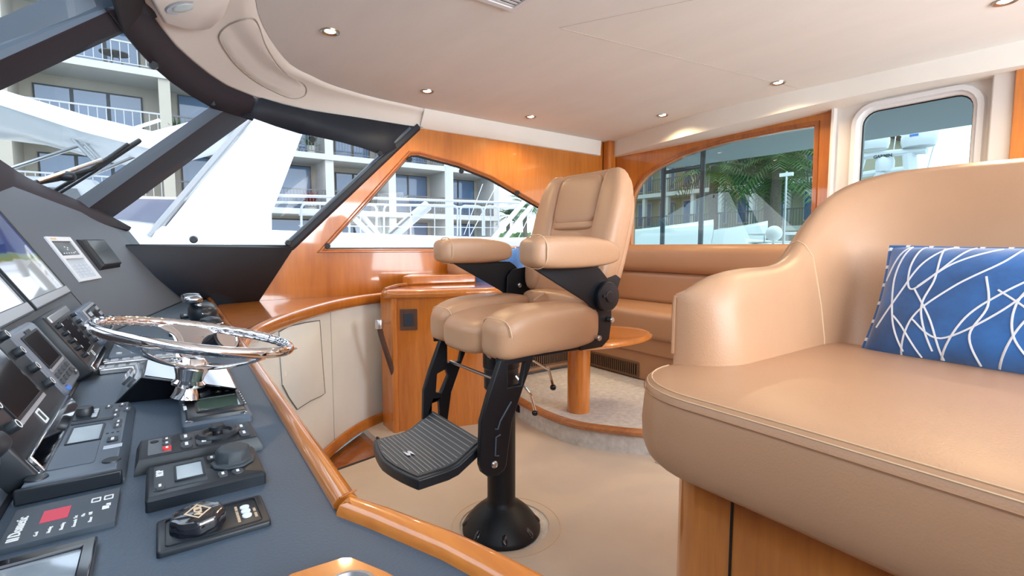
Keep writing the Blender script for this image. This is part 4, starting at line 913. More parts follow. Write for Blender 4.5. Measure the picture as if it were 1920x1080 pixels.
# ================================================================ HELM CHAIR
Y0 = 1.52
ch = thing('helm_chair', 'tan leather helm chair with black arms and footrest on a black pedestal', 'chair', loc=(CX, CYY, 0))
HO = Vector((-CX, -CYY, 0))
def hb(mb, name, m, par=None, **k):
    mb.v = [p+HO for p in mb.v]; return mb.build(name, m, par or ch, **k)
b = MB(); b.lathe([(.152, .0), (.152, .014), (.149, .020), (.135, .040), (.112, .068), (.085, .092), (.066, .106), (.057, .116), (.0545, .13), (.0545, .60), (.001, .60)], T(CX, CYY), 40); hb(b, 'pedestal', BLK, ang=50)
for k in range(8):
    a = 2*PI*(k+.35)/8; c_, s_ = math.cos(a), math.sin(a); Mx = frame(Vector((CX+.132*c_, CYY+.132*s_, .030)), (-s_, c_, 0), (-c_*.75, -s_*.75, .66))
    b = MB(); b.pad((0, 0, .001), (.012, .024, .012), 2.5, M=Mx, res=5); o = hb(b, 'bolt_recess', BLKG)
    b = MB(); b.lathe([(.008, 0), (.008, .006), (.0055, .008), (.0035, .006), (.0003, .006)], T(CX+.137*c_, CYY+.137*s_, .026) @ Matrix.Rotation(0, 4, 'X'), 10); hb(b, 'bolt', STL)
b = MB(); b.lathe([(.062, .56), (.066, .565), (.066, .64), (.070, .645), (.070, .70), (.10, .715), (.10, .735), (.001, .735)], T(CX, CYY), 28); hb(b, 'swivel_collar', BLKPL)
b = MB(); b.prism(rrect(.40, .44, .03, 3, 1.10, Y0), .732, .752); hb(b, 'seat_pan', BLK, bevel=.003)
b = MB(); b.box((1.08, Y0-.222, .744), (.44, .012, .030)); hb(b, 'side_rail', BLK, bevel=.003)
b = MB(); b.box((1.08, Y0+.222, .744), (.44, .012, .030)); hb(b, 'side_rail', BLK, bevel=.003)
# levers
for (p, q, r_) in (((1.10, Y0-.07, .69), (1.17, Y0-.11, .64), 0), ((1.06, Y0-.05, .62), (1.10, Y0-.09, .55), 1)):
    lv = MB(); lv.tube([p, q, (q[0]+.012, q[1]-.01, q[2]-.06)], .005, 8); o = hb(lv, 'lever', CHR)
    kb = MB(); kb.pad((q[0]+.013, q[1]-.01, q[2]-.068), (.012, .012, .012), 2, res=5); hb(kb, 'lever_knob', BLKG, o)
b = MB(); b.tube([(.90, Y0-.16, .655), (.90, Y0+.16, .655)], .006, 8); hb(b, 'cross_bar', STL)
# seat cushion: centre and two bolsters in one upholstered piece
def seatfn(p, h):
    x, y, z = p; f_ = max(0, (-x/h[0])); 
    return (x, y, z-(.028*f_**2.2 if z > 0 else -.0)-(.03*f_**3 if z < 0 else 0))
b = MB(); hc = (.235, .150, .068)
b.pad((1.065, Y0, .808), hc, 4.2, fn=lambda p: seatfn(p, hc), res=14)
hs = (.225, .088, .082)
for s_ in (-1, 1): b.pad((1.075, Y0+s_*.190, .822), hs, 4.0, fn=lambda p: seatfn(p, hs), res=14)
st = hb(b, 'seat_cushion', LEA, ang=80)
for s_ in (-1, 1):
    b = MB(); rr_ = []
    for k in range(22):
        a = -PI*.35+PI*1.25*k/21; c_, n_ = math.cos(a), math.sin(a); L_ = (abs(c_)**4+abs(n_)**4)**.25
        rr_.append((.887-.010*max(0, n_), Y0+s_*.190+s_*-1*.084*c_/L_, .812-.020+(.074*n_/L_ if n_ > 0 else .066*n_/L_)))
    b.tube(rr_, .0022, 6); hb(b, 'bolster_seam', SEAM)
    for off in (.0,):
        b = MB(); pts = []
        for k in range(14):
            u = k/13; x = -.20+.02*math.sin(PI*u); 
            ang_ = -PI*.5+PI*(u*1.0)
            pts.append((1.075-.190-.020*math.cos(ang_*.9), Y0+s_*.190+s_*.0+.070*math.cos(PI*u)*1.0, .822-.018+.045*math.sin(PI*u)))
    # front seam around the bolster face
# lumbar / lower back flap
b = MB(); b.pad((1.295, Y0, .875), (.05, .20, .05), 3, res=8); hb(b, 'lumbar_roll', LEA)
# back cushion in a tilted frame; local x outboard, y up, z backward
BM = frame(Vector((1.415, Y0, 1.145)), (0, 1, 0), (.27, 0, .963))
def bkfn(p):
    x, y, z = p; k = y/.265; w_ = 1-.10*max(0, k)**2-.06*max(0, -k)**1.5
    return (x*w_, y, z-.02*(abs(x)/.24)**2)
b = MB(); b.pad((0, 0, .012), (.248, .268, .052), 5, M=BM, fn=bkfn, res=14); 
for s_ in (-1, 1): b.pad((s_*.185, .005, -.022), (.062, .255, .050), 3.2, M=BM, fn=lambda p: (p[0]-.020*s_*max(0, p[1]/.255)**3, p[1], p[2]), res=12)
b.pad((0, .135, -.028), (.126, .105, .034), 5, M=BM, res=10)
b.pad((0, -.10, -.014), (.126, .13, .030), 4, M=BM, res=10)
b.pad((0, .030, -.020), (.126, .020, .036), 4, M=BM, res=10)
hb(b, 'back_cushion', LEA, ang=80)
b = MB(); b.pad((0, -.03, .055), (.232, .26, .035), 5, M=BM, fn=bkfn, res=12); hb(b, 'back_shell', LEA, ang=80)
# arms
for s_, nm in ((-1, 'near'), (1, 'far')):
    ya = Y0+s_*.305
    b = MB(); ha = (.192, .062, .052)
    def armfn(p, ha=ha):
        x, y, z = p; k = x/ha[0]; return (x, y*(1-.10*max(0, k)), z*(1-.22*max(0, k)**1.5)-(.012*max(0, k)**2 if z > 0 else -.0)+(0 if z > 0 else -.0))
    if s_ > 0: ya = Y0+.285
    b.pad((1.105 if s_ < 0 else 1.085, ya, 1.082), ha if s_ < 0 else (.175, .062, .052), 4.6, fn=armfn, res=12); ar = hb(b, 'armrest_pad', LEA, ang=80)
    b = MB(); b.tube([(.950, ya+math.cos(a)*.060*(1+.10*abs(math.sin(2*a))), 1.083+math.sin(a)*.0515*(1+.10*abs(math.sin(2*a)))) for a in [2*PI*k/28 for k in range(28)]], .0022, 6, closed=True); b.v = [p+HO for p in b.v]; b.build('armrest_seam', SEAM, ar)
    yb = Y0+s_*.262
    Mx = Matrix(((1, 0, 0, 0), (0, 0, -1, yb), (0, 1, 0, 0), (0, 0, 0, 1)))
    b = MB(); b.prism([(.955, 1.040), (1.25, 1.034), (1.275, 1.02), (1.335, .965), (1.345, .90), (1.30, .868), (1.245, .878), (1.20, .91), (1.00, 1.015)], -.004, .004, Mx); b.box((1.10, yb-s_*.006+s_*.022, 1.032), (.26, .05, .006)); hb(b, 'arm_bracket', BLK, bevel=.002)
    b = MB(); b.prism([(1.245, .93), (1.25, .83), (1.235, .79), (1.19, .755), (1.19, .735), (1.30, .735), (1.335, .76), (1.345, .82), (1.345, .93)], -.014, -.005 if s_ < 0 else -.005, Mx); hb(b, 'hinge_bracket', BLK, bevel=.002)
    b = MB(); b.prism([(1.27, .87), (1.34, .87), (1.385, .93), (1.405, .98), (1.38, .995), (1.30, .975)], .006, .013, Matrix(((1, 0, 0, 0), (0, 0, s_, Y0+s_*.232), (0, 1, 0, 0), (0, 0, 0, 1)))); hb(b, 'back_bracket', BLK, bevel=.002)
    Dx = frame(Vector((1.298, yb, .922)), (1, 0, 0), (0, 0, -s_ if s_ > 0 else 1))
    if s_ < 0: Dx = frame(Vector((1.298, yb, .922)), (1, 0, 0), (0, 0, 1))
    else: Dx = frame(Vector((1.298, yb, .922)), (-1, 0, 0), (0, 0, 1))
    b = MB(); b.lathe([(.053, .002), (.053, .022), (.050, .027), (.020, .028), (.020, .031), (.017, .033), (.0005, .033)], Dx, 32); o = hb(b, 'pivot_cap', BLKPL, ang=30)
    b = MB(); b.lathe([(.007, .027), (.007, .033), (.0005, .033)], Dx @ T(-.028, .004, 0), 12); hb(b, 'pivot_pin', BLKG)
    for (x_, z_) in ((1.325, .835), (1.262, .775)):
        b = MB(); b.lathe([(.010, .0), (.010, .018), (.007, .022), (.0005, .022)], frame(Vector((x_, yb, z_)), (s_*-1, 0, 0) if s_ > 0 else (1, 0, 0), (0, 0, 1)), 12); hb(b, 'bolt', STL)
    # inner side of the far arm: hinge plate facing us with bolt
    if s_ > 0:
        b = MB(); b.prism([(1.22, .87), (1.225, .97), (1.25, 1.0), (1.33, 1.01), (1.36, .98), (1.36, .87)], .016, .024, Mx); hb(b, 'inner_hinge_plate', BLK, bevel=.002)
        b = MB(); b.lathe([(.010, .0), (.010, .008), (.006, .012), (.0005, .012)], frame(Vector((1.285, yb-.024, .93)), (1, 0, 0), (0, 0, 1)), 14); hb(b, 'bolt', STL)
b = MB(); b.tube([(1.20, Y0+.02, .885), (1.24, Y0+.0, .915)], .006, 8); hb(b, 'recline_lever', CHR)
# footrest hangers and tread
for s_ in (-1, 1):
    yl = 1.495+s_*.205
    Mx = Matrix(((1, 0, 0, 0), (0, 0, -1, yl), (0, 1, 0, 0), (0, 0, 0, 1)))
    oo = [(1.005, .748), (.864, .742), (.817, .631), (.791, .555), (.786, .417), (.795, .390), (.815, .372), (.854, .367), (.880, .378), (.887, .392), (.909, .531), (.954, .637)]
    holes = [[(.893, .722), (.962, .722), (.945, .648), (.893, .648)]] if s_ < 0 else [[(.893, .722), (.962, .722), (.945, .648), (.893, .648)], [(.848, .612), (.885, .625), (.895, .60), (.862, .535), (.842, .54)], [(.825, .50), (.855, .505), (.858, .44), (.832, .435), (.824, .45)]]
    b = MB(); b.prism(oo, -.011, .011, Mx, holes=holes); lg = hb(b, 'footrest_hanger', BLK, bevel=.004)
    if s_ < 0:
        b = MB(); yy = yl-.0115
        b.tube([(.905, yy, .600), (.862, yy, .545), (.852, yy, .520), (.842, yy, .523)], .0028, 6); hb(b, 'pressed_groove', GRYPL, lg)
        b = MB(); b.tube([(.862, yy, .500), (.845, yy, .495), (.842, yy, .435), (.855, yy, .432)], .0028, 6); hb(b, 'pressed_groove', GRYPL, lg)
    b = MB(); b.lathe([(.012, .0), (.012, .004), (.008, .009), (.0035, .007), (.0005, .007)], frame(Vector((.838, yl-.011, .408)), (1, 0, 0), (0, 0, 1)), 16); hb(b, 'bolt', STL)
b = MB(); nY = 11; rows_ = []
def trd(y, top):
    k = (y-1.515)/.19; bow = .028*(1-k*k)
    pr = [(.585-bow*0-.0+.012*abs(k)-bow, .405), (.70, .408), (.735, .415), (.80, .452), (.835, .468)]
    return pr
prof_ = []
for i in range(nY):
    y = 1.325+.38*i/(nY-1); t_ = trd(y, 1)
    ring = [(x, y, z) for x, z in t_]+[(x-.0, y, z-.034) for x, z in reversed(t_)]
    rows_.append(ring)
b.rings(rows_); fo = hb(b, 'footrest_tread', BLKPL, bevel=.005, ang=40)
b = MB(); rr_ = []
for i in range(nY):
    y = 1.345+.34*i/(nY-1); t_ = trd(y, 1); t_ = [(t_[0][0]+.014, t_[0][1]+.004)]+[(x, z+.004) for x, z in t_[1:-1]]+[(.828, .470)]
    rr_.append([(x, y, z) for x, z in t_]+[(x, y, z-.008) for x, z in reversed(t_)])
b.rings(rr_); o = hb(b, 'rubber_mat', mat('rubber_mat_grey', (.055, .06, .068), .5, bump=.3, bscale=400), fo); 
def trz(x):
    P_ = [(.55, .4095), (.70, .4125), (.735, .4195), (.80, .4565), (.83, .472)]
    for (a, c), (d, e) in zip(P_, P_[1:]):
        if x <= d: return c+(e-c)*(x-a)/(d-a)
for k in range(17):
    x_ = .583+.0148*k; kk = 1 if x_ > .615 else max(.15, (1-(.613-x_)/.032))**.5; b = MB(); b.tube([(x_, 1.515-.163*kk, trz(x_)+.0005), (x_, 1.515+.163*kk, trz(x_)+.0005)], .0017, 5); hb(b, 'mat_rib', mat('rib_silver', (.30, .30, .31), .35) if k == 0 else bpy.data.materials['rib_silver'], fo)
b = MB(); Mx = frame(Vector((.645, 1.50, .4135)), (0, -1, 0), (1, 0, 0)); b.prism([(-.026, -.012), (.012, -.012), (.020, -.002), (.0, .002), (.026, .012), (-.012, .012), (-.020, .002), (.0, -.002)], 0, .002, Mx); hb(b, 'emblem', STL, fo, smooth=False)
# ================================================================ DINETTE
# aft settee against the arched-window bulkhead
XF = 2.74
se = thing('aft_settee', 'long tan leather settee under the arched window, with air grilles in its base', 'settee', loc=(3.1, 2.3, ZP))
SO = Vector((-3.1, -2.3, -ZP))
def sb(mb, name, m, par=None, **k):
    mb.v = [p+SO for p in mb.v]; return mb.build(name, m, par or se, **k)
b = MB(); b.box2((2.80, 1.25, ZP), (3.44, 3.28, .46)); sb(b, 'base', LEA2, bevel=.02, seg=3)
b = MB(); b.box((2.795, 2.30, .40), (.03, 2.0, .12)); sb(b, 'base_overhang', LEA2, bevel=.012, seg=3)
def bolst(lo, hi, r, name, m, n=1, axis=1, fn=sb, e=None):
    b = MB(); L = hi[axis]-lo[axis]
    for k in range(n):
        c_ = [(lo[i]+hi[i])/2 for i in range(3)]; h_ = [(hi[i]-lo[i])/2 for i in range(3)]; c_[axis] = lo[axis]+L*(k+.5)/n; h_[axis] = L/n/2
        ax = [i for i in range(3) if i != axis]
        o_ = rrect(h_[ax[0]]*2, h_[ax[1]]*2, r, 5); rg = []
        for t_, d in ((-1, r*.6), (-.985, r*.25), (-.95, 0), (.95, 0), (.985, r*.25), (1, r*.6)):
            ring = []
            for p in inset(o_, d):
                q = [0, 0, 0]; q[axis] = c_[axis]+t_*h_[axis]; q[ax[0]] = c_[ax[0]]+p[0]; q[ax[1]] = c_[ax[1]]+p[1]; ring.append(tuple(q))
            rg.append(ring)
        b.rings(rg)
    return fn(b, name, m, ang=50)
bolst((XF, 1.20, .45), (3.36, 3.26, .655), .05, 'seat_cushion', LEA2)
bolst((3.20, 1.20, .64), (3.43, 3.28, .905), .05, 'lower_back', LEA2)
bolst((3.155, 1.20, .895), (3.44, 3.28, 1.115), .065, 'back_roll', LEA2)
def grille(par_fn, M, w_, h_, nb):
    b = MB(); b.prism(rrect(w_, h_, .008, 2), 0, .008, M, holes=[rrect(w_*.93, h_*.74, .004, 2)]); g_ = par_fn(b, 'air_grille', mat('grille_brown', (.14, .075, .04), .5) if 'grille_brown' not in bpy.data.materials else bpy.data.materials['grille_brown'], bevel=.002)
    b = MB(); b.box((0, 0, .001), (w_*.93, h_*.74, .002), M); par_fn(b, 'grille_backing', BLK, g_)
    for k in range(nb):
        b = MB(); b.box((-w_*.45+w_*.90*(k+.5)/nb, 0, .004), (w_*.9/nb*.42, h_*.72, .006), M); par_fn(b, 'grille_slat', bpy.data.materials['grille_brown'], g_)
grille(sb, frame(Vector((2.797, 2.60, .205)), (0, -1, 0), (0, 0, 1)), .50, .115, 22)
# starboard settee along the quarter window
s2 = thing('starboard_settee', 'tan leather settee along the starboard wall, mostly behind the helm chair', 'settee', loc=(2.3, 3.05, ZP))
S2O = Vector((-2.3, -3.05, -ZP))
def s2b(mb, name, m, par=None, **k):
    mb.v = [p+S2O for p in mb.v]; return mb.build(name, m, par or s2, **k)
b = MB(); b.box2((1.95, 2.95, ZP), (2.79, 3.27, .46)); s2b(b, 'base', LEA2, bevel=.02, seg=3)
bolst((1.95, 2.88, .45), (2.74, 3.27, .655), .05, 'seat_cushion', LEA2, axis=0, fn=s2b)
bolst((1.95, 3.12, .64), (3.15, 3.28, .905), .05, 'lower_back', LEA2, axis=0, fn=s2b)
bolst((1.95, 3.09, .895), (3.15, 3.285, 1.105), .065, 'back_roll', LEA2, axis=0, fn=s2b)
b = MB(); b.pad((1.84, 3.17, .95), (.14, .10, .09), 3, res=8); s2b(b, 'end_bolster', LEA2)
grille(s2b, frame(Vector((2.46, 2.947, .225)), (1, 0, 0), (0, 0, 1)), .46, .10, 20)
# cushion on it
BLUE = mat('blue_velvet', (.018, .14, .44), .7, sheen=.6, var=.55, vscale=6, bump=.3, bscale=60)
PALE = mat('white_embroidery', (.78, .80, .82), .8)
def pillow(M, w_, h_, label, lines, group):
    t = thing('velvet_throw_pillow', label, 'pillow', M, group)
    def zf(u, v): # surface height
        a = max(0, 1-(2*abs(u)/w_)**3.2)*max(0, 1-(2*abs(v)/h_)**3.2); return .075*a**.55
    def fn(u, v):
        k = 1-.05*(1-(2*u/w_)**2)*abs(2*v/h_)**2; l = 1-.05*(1-(2*v/h_)**2)*abs(2*u/w_)**2
        return u*l, v*k
    b = MB(); n_ = 26; vs = []; fs = []
    for s_ in (1, -1):
        base_ = len(vs)
        for j in range(n_+1):
            for i in range(n_+1):
                u = math.sin((2*i/n_-1)*PI/2)*w_/2; v_ = math.sin((2*j/n_-1)*PI/2)*h_/2; x_, y_ = fn(u, v_); vs.append((x_, y_, s_*zf(u, v_)))
        for j in range(n_):
            for i in range(n_):
                a = base_+j*(n_+1)+i; f_ = (a, a+1, a+n_+2, a+n_+1); fs.append(f_ if s_ > 0 else f_[::-1])
    b.add(vs, fs); b.build('cover', BLUE, t, ang=80)
    ed = [Vector((*fn(u, v_), 0)) for u, v_ in [(-w_/2+w_*k/20, -h_/2) for k in range(20)]+[(w_/2, -h_/2+h_*k/12) for k in range(12)]+[(w_/2-w_*k/20, h_/2) for k in range(20)]+[(-w_/2, h_/2-h_*k/12) for k in range(12)]]
    b = MB(); b.tube(ed, .0075, 8, closed=True); pp = b.build('piping', BLUE, t)
    ne = len(ed)
    for k in range(0, ne, 2):
        b = MB(); b.tube([ed[k].lerp(ed[(k+1) % ne], .2), ed[k].lerp(ed[(k+1) % ne], .55)], .0081, 8); b.build('piping_fleck', PALE, pp)
    for ln in lines:
        pts = spline([Vector((p[0]*w_/2, p[1]*h_/2, 0)) for p in ln], 8); out = []
        for p in pts:
            u = max(-w_/2*.985, min(w_/2*.985, p[0])); v_ = max(-h_/2*.985, min(h_/2*.985, p[1])); x_, y_ = fn(u, v_); out.append((x_, y_, zf(u, v_)+.0005))
        b = MB(); b.tube(out, .0025, 6, flat=.5, up=(0, 0, 1)); b.build('embroidered_line', PALE, t)
    return t
L1 = [[(-.95, .3), (-.86, .75), (-.78, 1)], [(-.9, -.55), (-.72, .1), (-.60, .55), (-.40, 1)], [(-.78, .95), (-.84, .3), (-.74, -.4), (-.60, -.9)],
      [(-.66, 1), (-.70, .45), (-.62, .1), (-.35, .55), (-.05, .9)], [(-.62, -.95), (-.55, -.35), (-.30, .15), (.0, .6), (.1, .95)], [(-.48, .9), (-.45, .3), (-.5, -.2), (-.36, -.85)],
      [(-.60, .1), (-.40, -.4), (-.28, -.95)], [(-.30, -.95), (-.15, -.3), (.05, .1), (.35, .55), (.55, .95)], [(-.25, .95), (-.42, .45), (-.58, .15)], [(-.55, -.4), (-.30, -.65), (.05, -.2), (.25, .35), (.2, .95)],
      [(-.02, -.95), (-.10, -.55), (-.02, -.1), (-.08, .35)], [(.10, -.95), (.22, -.3), (.40, .1), (.75, .6)], [(.35, -.9), (.18, -.5), (.16, .0), (.30, .5), (.30, .95)], [(.02, .15), (.30, -.2), (.62, -.75)],
      [(.5, .9), (.42, .3), (.52, -.3), (.45, -.95)], [(.62, -.9), (.72, -.2), (.66, .4), (.8, .95)], [(.30, -.1), (.60, .0), (.95, .35)], [(-.74, -.35), (-.62, -.55), (-.45, -.95)], [(.8, -.95), (.85, -.2), (.95, .3)]]
pillow(frame(Vector((2.03, 3.02, .90)), (1, -.25, .15), (-.22, .2, .95)), .42, .34, 'small plain blue cushion half hidden behind the far chair arm', [], None)
# oval table
tb = thing('oval_dinette_table', 'varnished oval wooden table with a moulded edge on one round wooden post', 'table', loc=(1.97, 2.10, ZP))
b = MB(); b.lathe([(.066, 0), (.066, .425), (.001, .425)], None, 28); b.build('post', WOODV, tb, ang=40)
b = MB(); b.outline(ell(.43, .29, 40, .08, -.01), [(.05, .420), (.012, .423), (.0, .429), (.0, .437), (.010, .442), (.014, .448), (.030, .451), (.10, .4515)]); o = b.build('tabletop', WOODH, tb, ang=50); 
# ================================================================ COMPANION BENCH in the right foreground
bn = thing('companion_bench', 'large tan leather bench seat with curved arm on a varnished wooden base', 'bench', loc=(1.3, .2, 0))
BO = Vector((-1.3, -.2, 0))
def bb(mb, name, m, par=None, **k):
    mb.v = [p+BO for p in mb.v]; return mb.build(name, m, par or bn, **k)
YL, XFb = .790, .842
def corner(cx, cy, r, a0, a1, n=8): return [(cx+r*math.cos(math.radians(a0+(a1-a0)*k/n)), cy+r*math.sin(math.radians(a0+(a1-a0)*k/n))) for k in range(n+1)]
so_ = [(1.75, -1.2)]+[(1.75, YL)]+corner(XFb+.20, YL-.20, .20, 90, 180, 10)+[(XFb, .40), (XFb-.006, .1), (XFb-.004, -.3), (XFb, -1.2)]
prof = [(.035, .617), (.016, .620), (.002, .633), (-.008, .66), (-.010, .70), (-.006, .75), (.0, .790), (.006, .797), (.012, .799), (.05, .806), (.10, .810), (.16, .813)]
b = MB(); b.outline(so_, prof); bb(b, 'seat_cushion', LEA, ang=60)
for d, z in ((-.0065, .778), (.0005, .7915), (.010, .7995)):
    b = MB(); pts = [(p[0], p[1], z) for p in inset(so_, d)][2:]; b.tube(pts, .0016, 5); bb(b, 'stitched_seam', SEAM if z > .79 else LEA2)
bo_ = [(1.9, -1.2), (1.9, YL-.07)]+corner(XFb+.11+.09, YL-.07-.09, .09, 90, 180, 6)+[(XFb+.11, -1.2)]
b = MB(); b.prism(bo_, 0, .622); bb(b, 'wooden_base', WOODV, ang=40)
jy = .545
b = MB(); b.box((XFb+.109, jy, .3), (.003, .005, .60)); bb(b, 'panel_joint', BLK)
# back and arm shell, one sweep
path = [Vector(p) for p in [(1.05, YL-.075), (1.09, YL-.075), (1.15, YL-.074), (1.25, YL-.073), (1.42, YL-.071), (1.55, YL-.073), (1.66, YL-.085), (1.76, YL-.125), (1.83, YL-.20), (1.865, YL-.31), (1.875, .30), (1.875, -.1), (1.875, -1.2)]]
tops = [1.0, 1.018, 1.034, 1.042, 1.048, 1.085, 1.175, 1.275, 1.330, 1.345, 1.345, 1.337, 1.335]
lean = [.0, .0, .0, .0, .0, .015, .04, .07, .09, .10, .10, .10, .10]
ps = spline([Vector((p.x, p.y, t_)) for p, t_ in zip(path, tops)], 5); ls = spline([Vector((l, 0, 0)) for l in lean], 5)
rg = []
m_ = len(ps)
for i, p in enumerate(ps):
    t_ = (ps[min(i+1, m_-1)]-ps[max(i-1, 0)]); t_.z = 0; t_.normalize(); inn = Vector((t_.y, -t_.x, 0))   # towards the seat
    q = Vector((p.x, p.y, 0)); zt = p.z; hgt = zt-.73; L_ = ls[i][0]; th = .058; s_ = (p-ps[0]).length; m_s = 1 if s_ > .13 else max(.04, math.sqrt(max(0, 1-(1-s_/.13)**2))); hgt *= .93+.07*m_s
    S = []
    for a, hz in ((th+.012, 0), (th+.016, .25), (th+.008, .5), (th-.004, .72), (th*.75, .88), (th*.35, .97), (0, 1.0), (-th*.4, .975), (-th*.85, .89), (-th, .75), (-th, .4), (-th, 0)):
        S.append(q+inn*(-th+(a+th)*m_s-L_*hz)+Vector((0, 0, .73+hgt*hz)))
    rg.append(S)
# rounded front end of the arm
e0 = rg[0]; c0 = sum(e0, Vector())/len(e0)
b = MB(); b.rings(rg); bb(b, 'back_and_arm', LEA, ang=80)
b = MB(); b.tube([p+Vector((-.004, 0, 0)) for p in list(reversed(e0[7:-1]))]+[rg[i][8]+Vector((0, 0, .002)) for i in range(2, 26)], .0045, 6); bb(b, 'arm_piping', LEA2)
si = 5*5; b = MB(); b.tube([p*1.0 for p in [r for r in rg[27][:8]]], .0022, 6); bb(b, 'arm_seam', SEAM)
 
pillow(frame(Vector((1.66, .285, .945)), (-.10, -1, 0), (.40, -.09, .92)), .54, .335, 'blue velvet pillow with white branching lines on the foreground bench', L1, None)
# ================================================================ OUTSIDE
WATER = mat('harbour_water', (.05, .10, .11), .08, bump=.6, bscale=1.2)
CONC = mat('pale_quay_concrete', (.45, .43, .40), .9, var=.1)
CREM = mat('cream_stucco', (.43, .395, .33), .9, var=.05, vscale=.8)
CREMD = mat('shaded_stucco', (.40, .37, .32), .9)
SLABW = mat('white_slab_edge', (.50, .49, .46), .8)
BGLS = mat('blue_grey_window', (.09, .17, .30), .05, coat=1)
DFR = mat('dark_window_frame', (.05, .055, .06), .5)
RAILW = mat('painted_rail', (.42, .43, .44), .5)
RAILG = mat('grey_white_tube', (.40, .42, .45), .35)
RAILD = mat('dark_rail', (.10, .10, .10), .5)
GREEN = mat('palm_frond_green', (.07, .16, .035), .6, var=.4, vscale=3)
GREEN2 = mat('hedge_green', (.09, .20, .05), .7, var=.5, vscale=2)
BARK = mat('palm_bark', (.16, .13, .10), .95, var=.3, vscale=12)
b = MB(); b.box((10, 10, -1.45), (240, 240, .1)); struct(b.build('water', WATER, smooth=False))
b = MB(); b.prism([(-60, 22), (14.9, 22), (14.9, 12), (16.5, -60), (90, -60), (90, 90), (-60, 90)], -1.4, -.35); struct(b.build('quay', CONC, smooth=False))
# --- apartment building along the basin
ap = thing('apartment_building', 'cream apartment building with white-edged balconies and blue-grey sliding windows seen through the windshield', 'building', loc=(2, 30, -.35))
AO = Vector((-2, -30, .35))
def ab(mb, name, m, par=None, **k):
    mb.v = [p+AO for p in mb.v]; return mb.build(name, m, par or ap, **k)
YF = 28.0; XA0, XA1 = -16.0, 18.8
b = MB(); b.box2((XA0, YF+2.2, -.35), (XA1-.4, 44, 15)); ab(b, 'wall', CREM, smooth=False)
lev = [.1, 3.1, 6.05, 8.95, 11.9]
cols_ = [-16, -10.4, -4.8, .55, 7.75, 11.3, 15.0, 18.6]
for z in lev:
    b = MB(); b.box2((XA0, YF-.1, z-.30), (XA1, YF+2.3, z)); ab(b, 'balcony_slab', SLABW, smooth=False)
for x in cols_:
    b = MB(); b.box2((x-.22, YF+.0, -.3), (x+.22, YF+2.2, 14.5)); ab(b, 'dividing_wall', SLABW if x > 5 else CREM, smooth=False)
def bwin(x0, x1, z0, z1, n, y=YF+2.15, blinds=False):
    b = MB(); b.box2((x0, y, z0), (x1, y+.08, z1)); o = ab(b, 'window', DFR, smooth=False)
    w = (x1-x0)/n
    for k in range(n):
        b = MB(); b.box2((x0+k*w+.07, y-.02, z0+.07), (x0+(k+1)*w-.07, y+.01, z1-.07)); ab(b, 'window_pane', BGLS, o, smooth=False)
for z in lev:
    for i in range(len(cols_)-1):
        a, c = cols_[i]+.35, cols_[i+1]-.35
        if a > 1 and c < 11: bwin(c-2.3, c-.2, z+.05, z+2.35, 2)
        elif c < 1: bwin(a+.3, c-.5, z+.5 if z > 4 else z+.6, z+2.15, 3)
        else: bwin(a+.2, c-.1, z+.05, z+2.55, 2)
def brail(x0, x1, z, m, step=.16):
    b = MB(); b.box2((x0, YF, z+.98), (x1, YF+.05, z+1.05)); b.box2((x0, YF, z+.10), (x1, YF+.04, z+.14)); n_ = int((x1-x0)/step)
    for k in range(n_+1): b.box2((x0+k*step, YF+.01, z+.1), (x0+k*step+.03, YF+.035, z+1.0))
    ab(b, 'balcony_rail', m, smooth=False)
for z in lev[1:]:
    for i in range(len(cols_)-1): brail(cols_[i]+.22, cols_[i+1]-.22, z, RAILW if cols_[i] < 0 else RAILD, .16 if cols_[i] > 0 else .3)
b = MB(); b.box2((1.2, YF-.0, 6.1), (1.6, YF+.4, 6.6)); 
# round balcony table and chairs, potted plants
t = thing('balcony_table', 'small dark metal table on the top left balcony of the apartment building', 'table', loc=(-1.2, YF+1.0, 8.95))
b = MB(); b.lathe([(.55, .72), (.55, .76), (.001, .76)], n=20); b.build('tabletop', RAILD, t)
for k in range(3):
    b = MB(); a = 2*PI*k/3; b.tube([(.1*math.cos(a), .1*math.sin(a), .72), (.4*math.cos(a), .4*math.sin(a), 0)], .03, 6); b.build('leg', RAILD, t)
def plant(x, y, z, s, label, col=GREEN2, flower=None):
    t = thing('potted_plant', label, 'plant', loc=(x, y, z), group='potted plants on the apartment balconies')
    b = MB(); b.lathe([(.001, 0), (.16*s, 0), (.22*s, .38*s), (.001, .36*s)], n=12); b.build('pot', SLABW, t)
    b = MB(); rr = random.Random(int(x*10))
    for k in range(70):
        a = rr.uniform(0, 2*PI); e = rr.uniform(.1, 1.2); L = s*rr.uniform(.35, .7); d = Vector((math.cos(a)*math.cos(e), math.sin(a)*math.cos(e), math.sin(e))); sd = Vector((-math.sin(a), math.cos(a), 0))*.035*s; o_ = Vector((0, 0, .36*s))
        b.add([o_, o_+d*L*.5+sd, o_+d*L, o_+d*L*.5-sd], [(0, 1, 2, 3)])
    b.build('foliage', col, t, smooth=False)
plant(6.1, YF+.5, 6.05, 1.1, 'leafy potted plant on the balcony beside the white column, left one'); plant(6.95, YF+.5, 6.05, 1.15, 'leafy potted plant on the balcony beside the white column, right one')
plant(.95, YF+.5, 6.05, 1.2, 'spiky potted plant on the balcony above the white boat roof')
plant(6.9, YF+.6, 2.9, 1.4, 'red flowering plant on the lower balcony', mat('red_blossom', (.35, .04, .05), .7, var=.5))
